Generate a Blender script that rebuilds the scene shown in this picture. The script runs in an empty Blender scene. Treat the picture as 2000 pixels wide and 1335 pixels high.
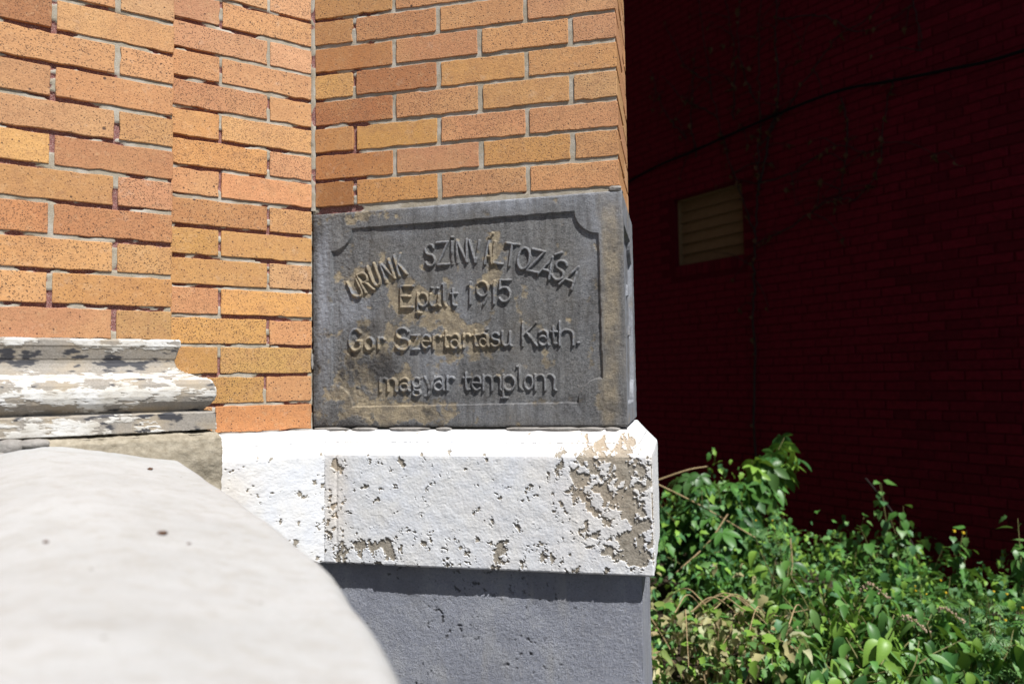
import bpy, math, random
import numpy as np
from mathutils import Vector, Matrix

SC = bpy.context.scene
COL = SC.collection
random.seed(7)
RNG = np.random.default_rng(11)
EYE = 1.45                                   # camera height above the alley ground

# ------------------------------------------------------------------ camera
cam = bpy.data.cameras.new("camera"); cam.sensor_width = 36.0; cam.lens = 25.6
cam.clip_start = 0.02; cam.clip_end = 300
cam.dof.use_dof = True; cam.dof.focus_distance = 1.68; cam.dof.aperture_fstop = 3.2
co = bpy.data.objects.new("camera", cam); COL.objects.link(co)
cR = Vector((0.999881991, 0.00080459, -0.01534134)); cF = Vector((0, 0.99862753, 0.05237419))
cU = cR.cross(cF).normalized()
m = Matrix((cR, cU, -cF)).transposed().to_4x4(); m.translation = (0, 0, EYE)
co.matrix_world = m
SC.camera = co

# ------------------------------------------------------------------ light
SUN_AZ, SUN_EL = math.radians(36.0), math.radians(58.0)   # azimuth from -Y towards +X
sd = Vector((math.sin(SUN_AZ) * math.cos(SUN_EL), -math.cos(SUN_AZ) * math.cos(SUN_EL), math.sin(SUN_EL)))
w = bpy.data.worlds.new("World"); SC.world = w; w.use_nodes = True
nt = w.node_tree; nt.nodes.clear()
sky = nt.nodes.new("ShaderNodeTexSky"); sky.sky_type = 'NISHITA'; sky.sun_disc = False
sky.sun_elevation = SUN_EL; sky.sun_rotation = math.pi - SUN_AZ
bg = nt.nodes.new("ShaderNodeBackground"); bg.inputs[1].default_value = 0.05
wo = nt.nodes.new("ShaderNodeOutputWorld")
nt.links.new(sky.outputs[0], bg.inputs[0]); nt.links.new(bg.outputs[0], wo.inputs[0])
sl = bpy.data.lights.new("sun", 'SUN'); sl.energy = 5.0; sl.angle = math.radians(0.5); sl.color = (1.0, 0.985, 0.955)
so = bpy.data.objects.new("sun", sl); COL.objects.link(so)
so.rotation_euler = (-sd).to_track_quat('-Z', 'Y').to_euler(); so.location = sd * 20
SC.view_settings.view_transform = 'Standard'; SC.view_settings.look = 'None'
SC.view_settings.gamma = 1.0; SC.view_settings.use_curve_mapping = False
SC.view_settings.exposure = 0.45

# ------------------------------------------------------------------ noise
_pr = np.random.default_rng(3)
_perm = _pr.permutation(256).astype(np.int64); _perm = np.concatenate([_perm, _perm, _perm])
_g = _pr.normal(size=(256, 3)); _g /= np.linalg.norm(_g, axis=1)[:, None]

def pnoise(x, y, z=0.0):
    x, y, z = np.broadcast_arrays(np.asarray(x, float), np.asarray(y, float), np.asarray(z, float))
    xi, yi, zi = np.floor(x), np.floor(y), np.floor(z)
    xf, yf, zf = x - xi, y - yi, z - zi
    xi, yi, zi = xi.astype(np.int64) & 255, yi.astype(np.int64) & 255, zi.astype(np.int64) & 255
    f = lambda t: t * t * t * (t * (t * 6 - 15) + 10)
    u, v, q = f(xf), f(yf), f(zf)
    r = 0
    for a in (0, 1):
        for b in (0, 1):
            for c in (0, 1):
                h = _perm[_perm[_perm[(xi + a) & 255] + ((yi + b) & 255)] + ((zi + c) & 255)]
                g = _g[h]
                d = g[..., 0] * (xf - a) + g[..., 1] * (yf - b) + g[..., 2] * (zf - c)
                r = r + d * (u if a else 1 - u) * (v if b else 1 - v) * (q if c else 1 - q)
    return r * 1.6

def fbm(x, y, z=0.0, f=1.0, o=4, gain=0.5, seed=0.0):
    r, a, s = 0, 1.0, 0
    x, y, z = np.asarray(x) * f + seed * 13.7, np.asarray(y) * f + seed * 7.1, np.asarray(z) * f + seed * 3.3
    for k in range(o):
        r = r + a * pnoise(x, y, z); s += a; a *= gain
        x, y, z = x * 2.03 + 11.3, y * 2.03 + 5.7, z * 2.03 + 2.9
    return r / s

def sstep(a, b, x):
    t = np.clip((x - a) / (b - a), 0, 1); return t * t * (3 - 2 * t)

def blobs(L, s, z):
    r = 0
    for (a, b, ra, rb, am) in L:
        r = r + am * np.exp(-(((s - a) / ra) ** 2 + ((z - b) / rb) ** 2))
    return r

# ------------------------------------------------------------------ mesh + object helpers
def link(name, me, mat=None, parent=None, M=None):
    o = bpy.data.objects.new(name, me); COL.objects.link(o)
    if me is not None and mat is not None and not me.materials:
        for k in (mat if isinstance(mat, (list, tuple)) else [mat]): me.materials.append(k)
    if parent is not None: o.parent = parent
    if M is not None: o.matrix_basis = M
    return o

def tag(o, label=None, cat=None, group=None, kind=None):
    for k, v in (("label", label), ("category", cat), ("group", group), ("kind", kind)):
        if v: o[k] = v
    return o

def empty(name, loc, label=None, cat=None, group=None, kind=None):
    o = bpy.data.objects.new(name, None); COL.objects.link(o); o.location = loc; o.empty_display_size = 0.1
    return tag(o, label, cat, group, kind)

def mesh_np(name, V, F, smooth=True, attrs=None):
    """V (n,3); F (m,4) quads or (m,3) triangles"""
    V = np.asarray(V, np.float32); F = np.asarray(F, np.int32)
    me = bpy.data.meshes.new(name); k = F.shape[1]
    me.vertices.add(len(V)); me.vertices.foreach_set("co", V.ravel())
    me.loops.add(F.size); me.loops.foreach_set("vertex_index", F.ravel())
    me.polygons.add(len(F)); me.polygons.foreach_set("loop_start", np.arange(0, F.size, k, dtype=np.int32))
    me.polygons.foreach_set("use_smooth", np.full(len(F), smooth, bool))
    me.update(calc_edges=True); me.validate()
    for n, v in (attrs or {}).items():
        v = np.asarray(v, np.float32)
        if v.ndim == 2:
            a = me.attributes.new(n, 'FLOAT_COLOR', 'POINT')
            a.data.foreach_set("color", np.concatenate([v, np.ones((len(v), 1), np.float32)], 1).ravel())
        else:
            a = me.attributes.new(n, 'FLOAT', 'POINT'); a.data.foreach_set("value", v.ravel())
    return me

def grid_faces(n, mm, keep=None, flip=False):
    i = np.arange(n * mm).reshape(n, mm)
    F = np.stack([i[:-1, :-1], i[1:, :-1], i[1:, 1:], i[:-1, 1:]], -1).reshape(-1, 4)
    if keep is not None:
        k = (keep[:-1, :-1] | keep[1:, :-1] | keep[1:, 1:] | keep[:-1, 1:]).reshape(-1); F = F[k]
    return F[:, ::-1] if flip else F

def grid_mesh(name, P, keep=None, flip=False, attrs=None, smooth=True):
    n, mm = P.shape[:2]; F = grid_faces(n, mm, keep, flip); V = P.reshape(-1, 3)
    at = {k: (v.reshape(-1, 3) if v.ndim == 3 else v.reshape(-1)) for k, v in (attrs or {}).items()}
    if keep is not None:
        used = np.unique(F); mp = np.full(len(V), -1, np.int64); mp[used] = np.arange(len(used))
        V = V[used]; F = mp[F]; at = {k: v[used] for k, v in at.items()}
    return mesh_np(name, V, F, smooth, at)

def grid_normals(P):
    du = np.gradient(P, axis=0); dv = np.gradient(P, axis=1)
    n = np.cross(du, dv); return n / (np.linalg.norm(n, axis=-1, keepdims=True) + 1e-12)

def box_mesh(name, lo, hi):
    (a, b, c), (d, e, f) = lo, hi
    V = [(a, b, c), (d, b, c), (d, e, c), (a, e, c), (a, b, f), (d, b, f), (d, e, f), (a, e, f)]
    F = [(0, 3, 2, 1), (4, 5, 6, 7), (0, 1, 5, 4), (1, 2, 6, 5), (2, 3, 7, 6), (3, 0, 4, 7)]
    return mesh_np(name, V, F, False)

def join_np(parts):
    V, F, n = [], [], 0
    for v, f in parts:
        V.append(np.asarray(v, float)); F.append(np.asarray(f) + n); n += len(v)
    return np.concatenate(V), np.concatenate(F)

def tube_np(pts, rad, k=6):
    pts = np.asarray(pts, float); n = len(pts); rad = np.broadcast_to(np.asarray(rad, float), (n,))
    t = np.gradient(pts, axis=0); t /= np.linalg.norm(t, axis=1)[:, None] + 1e-9
    up = np.tile([0.31, 0.17, 0.93], (n, 1)); a = np.cross(t, up); a /= np.linalg.norm(a, axis=1)[:, None] + 1e-9
    b = np.cross(t, a); th = np.arange(k) * 2 * np.pi / k
    V = pts[:, None, :] + rad[:, None, None] * (np.cos(th)[None, :, None] * a[:, None, :] + np.sin(th)[None, :, None] * b[:, None, :])
    i = np.arange(n * k).reshape(n, k); j = np.roll(i, -1, 1)
    F = np.stack([i[:-1], j[:-1], j[1:], i[1:]], -1).reshape(-1, 4)
    return V.reshape(-1, 3), F

def spline(pts, n=8):
    P = np.asarray(pts, float); P = np.vstack([2 * P[0] - P[1], P, 2 * P[-1] - P[-2]]); out = []
    for i in range(1, len(P) - 2):
        for t in np.linspace(0, 1, n, endpoint=False):
            a, b, c, d = P[i - 1:i + 3]
            out.append(0.5 * (2 * b + (c - a) * t + (2 * a - 5 * b + 4 * c - d) * t * t + (3 * b - a - 3 * c + d) * t ** 3))
    out.append(P[-2]); return np.array(out)

# ------------------------------------------------------------------ materials
class NB:
    """small node-tree builder"""
    def __init__(s, name, rough=0.85, spec=0.3):
        s.m = bpy.data.materials.new(name); s.m.use_nodes = True; s.t = s.m.node_tree; s.t.nodes.clear()
        s.out = s.n("ShaderNodeOutputMaterial"); s.p = s.n("ShaderNodeBsdfPrincipled")
        s.p.inputs["Roughness"].default_value = rough; s.p.inputs["Specular IOR Level"].default_value = spec
        s.l(s.p.outputs[0], s.out.inputs[0]); s._v = None
    def n(s, k, **kw):
        x = s.t.nodes.new(k)
        for a, b in kw.items(): setattr(x, a, b)
        return x
    def l(s, a, b): s.t.links.new(a, b)
    def inp(s, sock, v):
        if hasattr(v, "is_output"): s.l(v, sock)
        elif isinstance(v, (tuple, list)) and len(v) == 3 and sock.type == 'RGBA': sock.default_value = (*v, 1)
        else: sock.default_value = v
    def vec(s, rnd=True, scale=(1, 1, 1)):
        tc = s.n("ShaderNodeTexCoord"); v = tc.outputs["Object"]
        if rnd:
            oi = s.n("ShaderNodeObjectInfo"); mu = s.n("ShaderNodeMath", operation='MULTIPLY'); s.l(oi.outputs["Random"], mu.inputs[0]); mu.inputs[1].default_value = 57.0
            ad = s.n("ShaderNodeVectorMath", operation='ADD'); s.l(v, ad.inputs[0]); s.l(mu.outputs[0], ad.inputs[1]); v = ad.outputs[0]
        mp = s.n("ShaderNodeMapping"); s.l(v, mp.inputs[0]); mp.inputs["Scale"].default_value = scale
        return mp.outputs[0]
    def noise(s, v, scale, detail=4, rough=0.55):
        x = s.n("ShaderNodeTexNoise"); s.l(v, x.inputs["Vector"]); x.inputs["Scale"].default_value = scale
        x.inputs["Detail"].default_value = detail; x.inputs["Roughness"].default_value = rough; return x.outputs["Fac"]
    def vor(s, v, scale, rnd=1.0, out="Distance"):
        x = s.n("ShaderNodeTexVoronoi"); s.l(v, x.inputs["Vector"]); x.inputs["Scale"].default_value = scale
        x.inputs["Randomness"].default_value = rnd; return x.outputs[out]
    def spots(s, v, scale, rad, frac):
        x = s.n("ShaderNodeTexVoronoi"); s.l(v, x.inputs["Vector"]); x.inputs["Scale"].default_value = scale
        sp = s.n("ShaderNodeSeparateColor"); s.l(x.outputs["Color"], sp.inputs[0])
        on = s.ramp(sp.outputs[0], frac, min(1, frac + .06)); rr = s.math('MULTIPLY', s.math('ADD', s.math('MULTIPLY', sp.outputs[1], .7), .3), rad)
        d = s.math('DIVIDE', x.outputs["Distance"], rr)
        return s.math('MULTIPLY', s.ramp(d, .75, 1.1, 1, 0), on)
    def ramp(s, f, a, b, lo=0.0, hi=1.0):
        x = s.n("ShaderNodeMapRange"); x.clamp = True; s.inp(x.inputs[0], f)
        for i, k in enumerate((a, b, lo, hi)): x.inputs[1 + i].default_value = k
        return x.outputs[0]
    def math(s, op, a, b=0.0):
        x = s.n("ShaderNodeMath", operation=op); s.inp(x.inputs[0], a); s.inp(x.inputs[1], b); return x.outputs[0]
    def mix(s, f, a, b, mode='MIX'):
        x = s.n("ShaderNodeMix", data_type='RGBA', blend_type=mode); s.inp(x.inputs[0], f); s.inp(x.inputs[6], a); s.inp(x.inputs[7], b); return x.outputs[2]
    def attr(s, name, out="Fac"):
        x = s.n("ShaderNodeAttribute", attribute_name=name); return x.outputs[out]
    def ocol(s):
        return s.n("ShaderNodeObjectInfo").outputs["Color"]
    def bump(s, h, dist=0.001, strength=1.0):
        x = s.n("ShaderNodeBump"); x.inputs["Distance"].default_value = dist; x.inputs["Strength"].default_value = strength
        s.l(h, x.inputs["Height"]); s.l(x.outputs[0], s.p.inputs["Normal"])
    def base(s, c): s.inp(s.p.inputs["Base Color"], c); return s.m

def m_brick():
    b = NB("buff_brick", 0.72, 0.35); v = b.vec()
    c = b.ocol()
    big = b.noise(v, 14, 4); c = b.mix(b.ramp(big, .40, .72, 0, .40), c, (.43, .21, .10), 'MIX')
    c = b.mix(b.ramp(b.noise(v, 6, 3), .5, .75, 0, .35), c, (.66, .40, .17))
    c = b.mix(b.ramp(b.noise(v, 110, 4, .7), .46, .72, .0, .30), c, (.30, .145, .07))
    c = b.mix(b.ramp(b.noise(v, 30, 3, .7), .62, .8, 0, .3), c, (.62, .52, .42))
    c = b.mix(b.ramp(b.noise(v, 48, 5, .7), .50, .70, 0, .42), c, (.29, .14, .068))
    c = b.mix(b.ramp(b.noise(v, 75, 5, .75), .54, .72, 0, .35), c, (.64, .43, .24))
    # iron spots, three sizes
    k1 = b.spots(v, 400, .44, .28)
    k2 = b.spots(v, 190, .34, .72)
    k3 = b.spots(v, 48, .17, .86)
    k = b.math('MAXIMUM', b.math('MAXIMUM', k1, k2), k3)
    c = b.mix(b.math('MULTIPLY', k, .88), c, (.055, .028, .022))
    h = b.math('SUBTRACT', b.noise(v, 260, 4, .6), b.math('MULTIPLY', k, .5)); b.bump(h, .0012, .8)
    return b.base(c)

def m_mortar():
    b = NB("mortar", 0.95, 0.1); v = b.vec(False)
    a = b.attr("grey"); sp = b.noise(v, 420, 4, .7)
    red = b.mix(b.ramp(sp, .35, .65), (.11, .035, .032), (.36, .19, .17)); red = b.mix(b.ramp(b.vor(v, 330), .1, .3, .8, 0), red, (.62, .55, .48))
    gry = b.mix(b.ramp(sp, .3, .7), (.29, .25, .19), (.42, .375, .30)); gry = b.mix(b.ramp(b.noise(v, 22, 3), .45, .6, 0, .55), gry, (.52, .49, .44))
    gry = b.mix(b.ramp(b.vor(v, 190), .07, .12, .6, 0), gry, (.13, .11, .09))
    b.bump(b.noise(v, 520, 4, .7), .0012, .8)
    return b.base(b.mix(b.ramp(a, .4, .6), red, gry))

def m_corner():
    b = NB("cornerstone_paint", 0.62, 0.4); v = b.vec(False)
    tan, lig, soot = b.attr("tan"), b.attr("light"), b.attr("soot")
    n = b.noise(v, 260, 4, .7)
    c = b.mix(b.ramp(n, .3, .7), (.060, .059, .060), (.210, .208, .208))
    c = b.mix(b.ramp(lig, 0, 1, 0, 1), c, b.mix(b.ramp(n, .3, .7), (.22, .235, .275), (.33, .345, .38)))
    st = b.n("ShaderNodeMapping"); b.l(v, st.inputs[0]); st.inputs["Scale"].default_value = (1, 1, .12)
    c = b.mix(b.ramp(b.noise(st.outputs[0], 55, 4), .48, .68, 0, .6), c, (.05, .047, .046)); c = b.mix(b.ramp(b.noise(st.outputs[0], 31, 4), .55, .75, 0, .55), c, (.26, .255, .25))
    c = b.mix(b.ramp(b.noise(v, 9, 5, .65), .5, .7, 0, .5), c, (.135, .118, .095))
    t = b.mix(b.ramp(n, .3, .7), (.23, .185, .12), (.40, .33, .225)); t = b.mix(b.ramp(b.noise(v, 34, 5, .65), .42, .62, 0, .85), t, (.155, .13, .10))
    c = b.mix(tan, c, t)
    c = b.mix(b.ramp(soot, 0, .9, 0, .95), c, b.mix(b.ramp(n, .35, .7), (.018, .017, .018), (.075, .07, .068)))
    c = b.mix(b.ramp(b.vor(v, 120), .05, .075, .55, 0), c, (.04, .036, .034))
    c = b.mix(b.math('MULTIPLY', b.ramp(b.vor(v, 170), .09, .12, 1, 0), b.ramp(b.noise(v, 13, 2), .58, .66)), c, (.55, .48, .42))
    b.bump(b.noise(v, 480, 5, .75), .0020, 1.0)
    return b.base(c)

def m_white():
    b = NB("peeling_white_paint", 0.7, 0.3); v = b.vec(False)
    bare, st = b.attr("bare"), b.attr("stain"); n = b.noise(v, 330, 4, .7)
    p = b.mix(b.ramp(b.noise(v, 24, 4), .35, .7), (.64, .655, .69), (.70, .695, .685))
    p = b.mix(b.ramp(st, 0, 1, 0, .6), p, (.66, .55, .42)); p = b.mix(b.math('MULTIPLY', b.ramp(b.vor(v, 190), .05, .08, .7, 0), b.ramp(b.noise(v, 30, 2), .5, .58)), p, (.30, .20, .17))
    s = b.mix(b.ramp(n, .3, .7), (.21, .185, .15), (.40, .36, .30)); s = b.mix(b.ramp(b.noise(v, 60, 3), .5, .7, 0, .6), s, (.17, .145, .11))
    s = b.mix(b.ramp(st, .2, 1, 0, .8), s, (.50, .38, .26))
    b.bump(n, .001, .5)
    return b.base(b.mix(b.ramp(bare, .42, .58), p, s))

def m_mould():
    b = NB("weathered_white_moulding", 0.68, 0.35); v = b.vec(False)
    bare, dk = b.attr("bare"), b.attr("dark"); n = b.noise(v, 300, 4, .7)
    p = b.mix(b.ramp(b.noise(v, 20, 4), .35, .7), (.62, .615, .60), (.47, .44, .385))
    p = b.mix(b.ramp(b.noise(b.vec(False, (1, 1, 5)), 60, 4, .7), .50, .64, 0, .75), p, (.30, .265, .22))
    s = b.mix(b.ramp(n, .3, .7), (.20, .18, .155), (.33, .30, .265)); s = b.mix(b.ramp(b.noise(v, 16, 3), .45, .65, 0, .6), s, (.36, .29, .20))
    s = b.mix(dk, s, (.045, .045, .052))
    b.bump(n, .0008, .5)
    return b.base(b.mix(b.ramp(bare, .42, .58), p, s))

def m_blue():
    b = NB("blue_grey_painted_base", 0.75, 0.3); v = b.vec(False); n = b.noise(v, 200, 5, .7)
    c = b.mix(b.ramp(n, .3, .7), (.24, .253, .305), (.34, .354, .405))
    c = b.mix(b.ramp(b.noise(v, 13, 4), .48, .72, 0, .6), c, (.42, .425, .445))
    c = b.mix(b.ramp(b.noise(v, 150, 6, .8), .54, .66, 0, .7), c, (.42, .42, .435)); c = b.mix(b.ramp(b.noise(b.vec(False, (1.1, .9, 1.05)), 170, 6, .8), .55, .66, 0, .75), c, (.10, .105, .125))
    c = b.mix(b.ramp(b.noise(v, 5.5, 5, .65), .48, .66, 0, .5), c, (.165, .17, .20)); c = b.mix(b.ramp(b.noise(b.vec(False, (1, 1, .2)), 30, 4), .56, .72, 0, .4), c, (.36, .35, .34))
    c = b.mix(b.ramp(b.attr("pit"), 0, 1, 0, .9), c, (.035, .032, .03))
    b.bump(b.noise(v, 240, 6, .8), .0042, 1.0)
    return b.base(c)

def m_plain(name, a, bcol, sc=60, rough=.85, spec=.25, bump=.001, rnd=False, det=5):
    b = NB(name, rough, spec); v = b.vec(rnd); n = b.noise(v, sc, det, .65)
    b.bump(b.noise(v, sc * 3, 4, .7), bump, .8)
    return b.base(b.mix(b.ramp(n, .3, .7), a, bcol))

def m_coping():
    b = NB("pale_limestone", 0.8, 0.25); v = b.vec(False)
    c = b.mix(b.ramp(b.noise(v, 9, 5, .6), .35, .68), (.455, .462, .468), (.405, .41, .412))
    c = b.mix(b.ramp(b.noise(v, 42, 4, .6), .52, .70, 0, .5), c, (.34, .325, .30))
    c = b.mix(b.ramp(b.noise(b.vec(False, (1, 5, 5)), 26, 4), .56, .7, 0, .35), c, (.36, .33, .285))
    c = b.mix(b.math('MULTIPLY', b.ramp(b.vor(v, 40), .05, .09, 1, 0), b.ramp(b.noise(v, 23, 1), .60, .66)), c, (.16, .14, .12))
    c = b.mix(b.ramp(b.noise(v, 260, 4, .7), .52, .72, 0, .5), c, (.33, .32, .30)); c = b.mix(b.ramp(b.noise(v, 19, 6, .72), .50, .66, 0, .45), c, (.345, .335, .315))
    b.bump(b.noise(v, 190, 5, .7), .0026, .8)
    return b.base(c)

def m_redbrick():
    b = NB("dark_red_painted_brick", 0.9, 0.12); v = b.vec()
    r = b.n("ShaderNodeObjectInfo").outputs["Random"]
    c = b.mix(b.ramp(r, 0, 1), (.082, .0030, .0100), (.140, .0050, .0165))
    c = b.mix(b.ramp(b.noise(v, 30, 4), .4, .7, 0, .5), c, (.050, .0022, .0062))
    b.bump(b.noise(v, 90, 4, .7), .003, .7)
    return b.base(c)

def m_leaf(name, rough=.55, transl=.20):
    b = NB(name, rough - .12, .42); v = b.vec(); c = b.ocol()
    c = b.mix(b.ramp(b.noise(v, 30, 3), .35, .7, 0, .3), c, (.035, .085, .018))
    rnd = b.n("ShaderNodeObjectInfo").outputs["Random"]
    c = b.mix(b.ramp(rnd, .3, 1, 0, .25), c, (.17, .28, .05))
    tr = b.n("ShaderNodeBsdfTranslucent"); b.inp(tr.inputs[0], b.mix(.5, c, (.24, .38, .03)))
    ms = b.n("ShaderNodeMixShader"); ms.inputs[0].default_value = transl
    b.l(b.p.outputs[0], ms.inputs[1]); b.l(tr.outputs[0], ms.inputs[2]); b.l(ms.outputs[0], b.out.inputs[0])
    return b.base(c)

def m_leafmass():
    b = NB("small_leaves", .5, .35); c = b.attr("tint", "Color")
    tr = b.n("ShaderNodeBsdfTranslucent"); b.inp(tr.inputs[0], b.mix(.4, c, (.24, .36, .03)))
    ms = b.n("ShaderNodeMixShader"); ms.inputs[0].default_value = .17
    b.l(b.p.outputs[0], ms.inputs[1]); b.l(tr.outputs[0], ms.inputs[2]); b.l(ms.outputs[0], b.out.inputs[0])
    return b.base(c)

MB, MM, MC, MW, MO, MBL = m_brick(), m_mortar(), m_corner(), m_white(), m_mould(), m_blue()
MCOP, MRB = m_coping(), m_redbrick()
MBEI = m_plain("rough_beige_stone", (.24, .205, .15), (.42, .37, .29), 70, .9, .15, .002)
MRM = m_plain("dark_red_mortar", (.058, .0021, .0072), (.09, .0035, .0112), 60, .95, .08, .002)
MCREAM = m_plain("cream_slat_paint", (.165, .105, .052), (.205, .133, .07), 20, .5, .3, .0004)
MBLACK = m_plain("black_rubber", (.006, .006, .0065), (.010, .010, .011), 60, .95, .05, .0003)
MBARK = m_plain("dead_vine_bark", (.018, .013, .012), (.040, .030, .027), 90, .85, .2, .001)
MDRYD = m_plain("dead_brown_leaf", (.055, .026, .012), (.10, .05, .022), 60, .8, .2, .0006, True)
MSTEM = m_plain("green_stem", (.14, .15, .05), (.22, .19, .08), 60, .6, .3, .0004, True)
MTWIG = m_plain("dry_tan_stem", (.30, .20, .10), (.42, .32, .18), 60, .7, .3, .0004, True)
MLEAF, MLMASS = m_leaf("green_leaf"), m_leafmass()
MDRY = m_leaf("dried_pale_leaf", .7, .3)
MSOIL = m_plain("dark_soil", (.035, .026, .018), (.075, .058, .04), 18, .95, .1, .01)
MPAVE = m_plain("worn_asphalt", (.06, .058, .055), (.11, .107, .10), 12, .9, .2, .002)
MRUB = m_plain("grey_lime_mortar", (.20, .185, .17), (.34, .32, .30), 60, .95, .1, .003)
MPINK = m_plain("pink_flower", (.45, .28, .22), (.58, .46, .34), 80, .7, .2, .0004)
MYEL = m_plain("yellow_flower", (.60, .36, .02), (.70, .48, .04), 80, .7, .2, .0004)
MIRON = m_plain("rusty_brown_fleck", (.05, .03, .02), (.12, .06, .035), 120, .8, .2, .0008)
LETTERS = [
('U',(0.1110,0.2006),(0.1338,0.2078),(0.0916,0.2389)),('R',(0.1381,0.2126),(0.1597,0.2198),(0.1167,0.2550)),('U',(0.1618,0.2257),(0.1790,0.2320),(0.1417,0.2751)),('N',(0.1907,0.2355),(0.2120,0.2436),(0.1750,0.2815)),('K',(0.2237,0.2480),(0.2416,0.2522),(0.2103,0.2978)),('S',(0.2898,0.2687),(0.3126,0.2686),(0.2872,0.3186)),('Z',(0.3188,0.2703),(0.3466,0.2709),(0.3163,0.3219)),('Í',(0.3496,0.2717),(0.3588,0.2712),(0.3492,0.3230)),('N',(0.3660,0.2728),(0.3894,0.2736),(0.3656,0.3251)),('V',(0.3976,0.2709),(0.4218,0.2697),(0.3960,0.3224)),('Á',(0.4316,0.2671),(0.4490,0.2662),(0.4323,0.3193)),('L',(0.4501,0.2682),(0.4728,0.2650),(0.4563,0.3168)),('T',(0.4760,0.2627),(0.5061,0.2570),(0.4833,0.3121)),('O',(0.5060,0.2528),(0.5326,0.2483),(0.5143,0.3008)),('Z',(0.5305,0.2474),(0.5569,0.2398),(0.5451,0.2949)),('Á',(0.5547,0.2358),(0.5808,0.2252),(0.5755,0.2797)),('S',(0.5840,0.2281),(0.6079,0.2187),(0.6015,0.2689)),('A',(0.6036,0.2127),(0.6303,0.1991),(0.6314,0.2570)),('E',(0.2268,0.1747),(0.2561,0.1736),(0.2272,0.2242)),('p',(0.2687,0.1755),(0.2939,0.1746),(0.2690,0.2055)),('ü',(0.2989,0.1744),(0.3239,0.1734),(0.2992,0.2031)),('l',(0.3289,0.1744),(0.3376,0.1741),(0.3295,0.2257)),('t',(0.3487,0.1737),(0.3648,0.1731),(0.3492,0.2130)),('1',(0.3906,0.1757),(0.4004,0.1753),(0.3913,0.2266)),('9',(0.4101,0.1749),(0.4392,0.1738),(0.4108,0.2269)),('1',(0.4465,0.1747),(0.4561,0.1744),(0.4472,0.2264)),('5',(0.4634,0.1788),(0.4909,0.1777),(0.4641,0.2280)),('G',(0.0966,0.0754),(0.1281,0.0747),(0.0968,0.1268)),('ö',(0.1359,0.0769),(0.1580,0.0764),(0.1360,0.1085)),('r',(0.1683,0.0786),(0.1864,0.0781),(0.1685,0.1052)),('S',(0.2133,0.0756),(0.2464,0.0748),(0.2137,0.1261)),('z',(0.2514,0.0753),(0.2716,0.0749),(0.2517,0.1077)),('e',(0.2779,0.0771),(0.3005,0.0765),(0.2782,0.1081)),('r',(0.3042,0.0753),(0.3253,0.0747),(0.3045,0.1074)),('t',(0.3303,0.0770),(0.3464,0.0766),(0.3307,0.1149)),('a',(0.3489,0.0753),(0.3710,0.0748),(0.3492,0.1073)),('r',(0.3771,0.0770),(0.3967,0.0765),(0.3775,0.1076)),('t',(0.4016,0.0787),(0.4173,0.0783),(0.4020,0.1140)),('á',(0.4173,0.0772),(0.4379,0.0767),(0.4177,0.1076)),('s',(0.4439,0.0777),(0.4643,0.0772),(0.4443,0.1080)),('ú',(0.4703,0.0782),(0.4917,0.0776),(0.4708,0.1096)),('K',(0.5177,0.0770),(0.5506,0.0761),(0.5186,0.1290)),('a',(0.5553,0.0783),(0.5774,0.0777),(0.5559,0.1105)),('t',(0.5821,0.0788),(0.5983,0.0783),(0.5828,0.1177)),('h',(0.6017,0.0760),(0.6338,0.0752),(0.6027,0.1286)),('.',(0.6384,0.0773),(0.6487,0.0770),(0.6386,0.0875)),('m',(0.1729,-0.0215),(0.2138,-0.0220),(0.1731,0.0085)),('a',(0.2240,-0.0209),(0.2468,-0.0212),(0.2242,0.0077)),('g',(0.2544,-0.0201),(0.2770,-0.0204),(0.2547,0.0096)),('y',(0.2833,-0.0205),(0.3082,-0.0208),(0.2836,0.0104)),('a',(0.3082,-0.0208),(0.3317,-0.0210),(0.3085,0.0100)),('r',(0.3367,-0.0199),(0.3564,-0.0202),(0.3370,0.0107)),('t',(0.3772,-0.0204),(0.3954,-0.0206),(0.3776,0.0182)),('e',(0.3978,-0.0218),(0.4196,-0.0221),(0.3983,0.0109)),('m',(0.4244,-0.0221),(0.4664,-0.0226),(0.4249,0.0116)),('p',(0.4711,-0.0227),(0.4984,-0.0230),(0.4716,0.0108)),('l',(0.5032,-0.0219),(0.5161,-0.0221),(0.5040,0.0322)),('o',(0.5197,-0.0210),(0.5396,-0.0212),(0.5202,0.0112)),('m',(0.5442,-0.0236),(0.5894,-0.0241),(0.5448,0.0119)),]
TAN = [(0.146,0.245,0.0799,0.0531,0.90),(0.249,0.186,0.0553,0.0590,0.80),(0.336,0.123,0.0615,0.0708,1.00),(0.454,0.284,0.0172,0.0826,0.90),(0.435,0.214,0.0492,0.0354,0.60),(0.119,0.081,0.0615,0.0531,0.80),(0.105,-0.016,0.0738,0.0590,0.80),(0.196,-0.071,0.1353,0.0295,0.90),(0.409,0.062,0.0615,0.0531,0.70),(0.722,0.281,0.0221,0.1416,0.70),(0.715,0.100,0.0197,0.1770,0.80),(0.624,0.120,0.0185,0.0354,0.50),(0.120,0.394,0.0984,0.0189,0.70),(0.272,-0.065,0.0738,0.0354,0.70),(0.222,0.007,0.0738,0.0472,0.60),(0.709,-0.057,0.0307,0.0472,0.70),(0.569,0.070,0.0185,0.0354,0.60),(0.197,0.103,0.0492,0.0354,0.50),]
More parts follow.
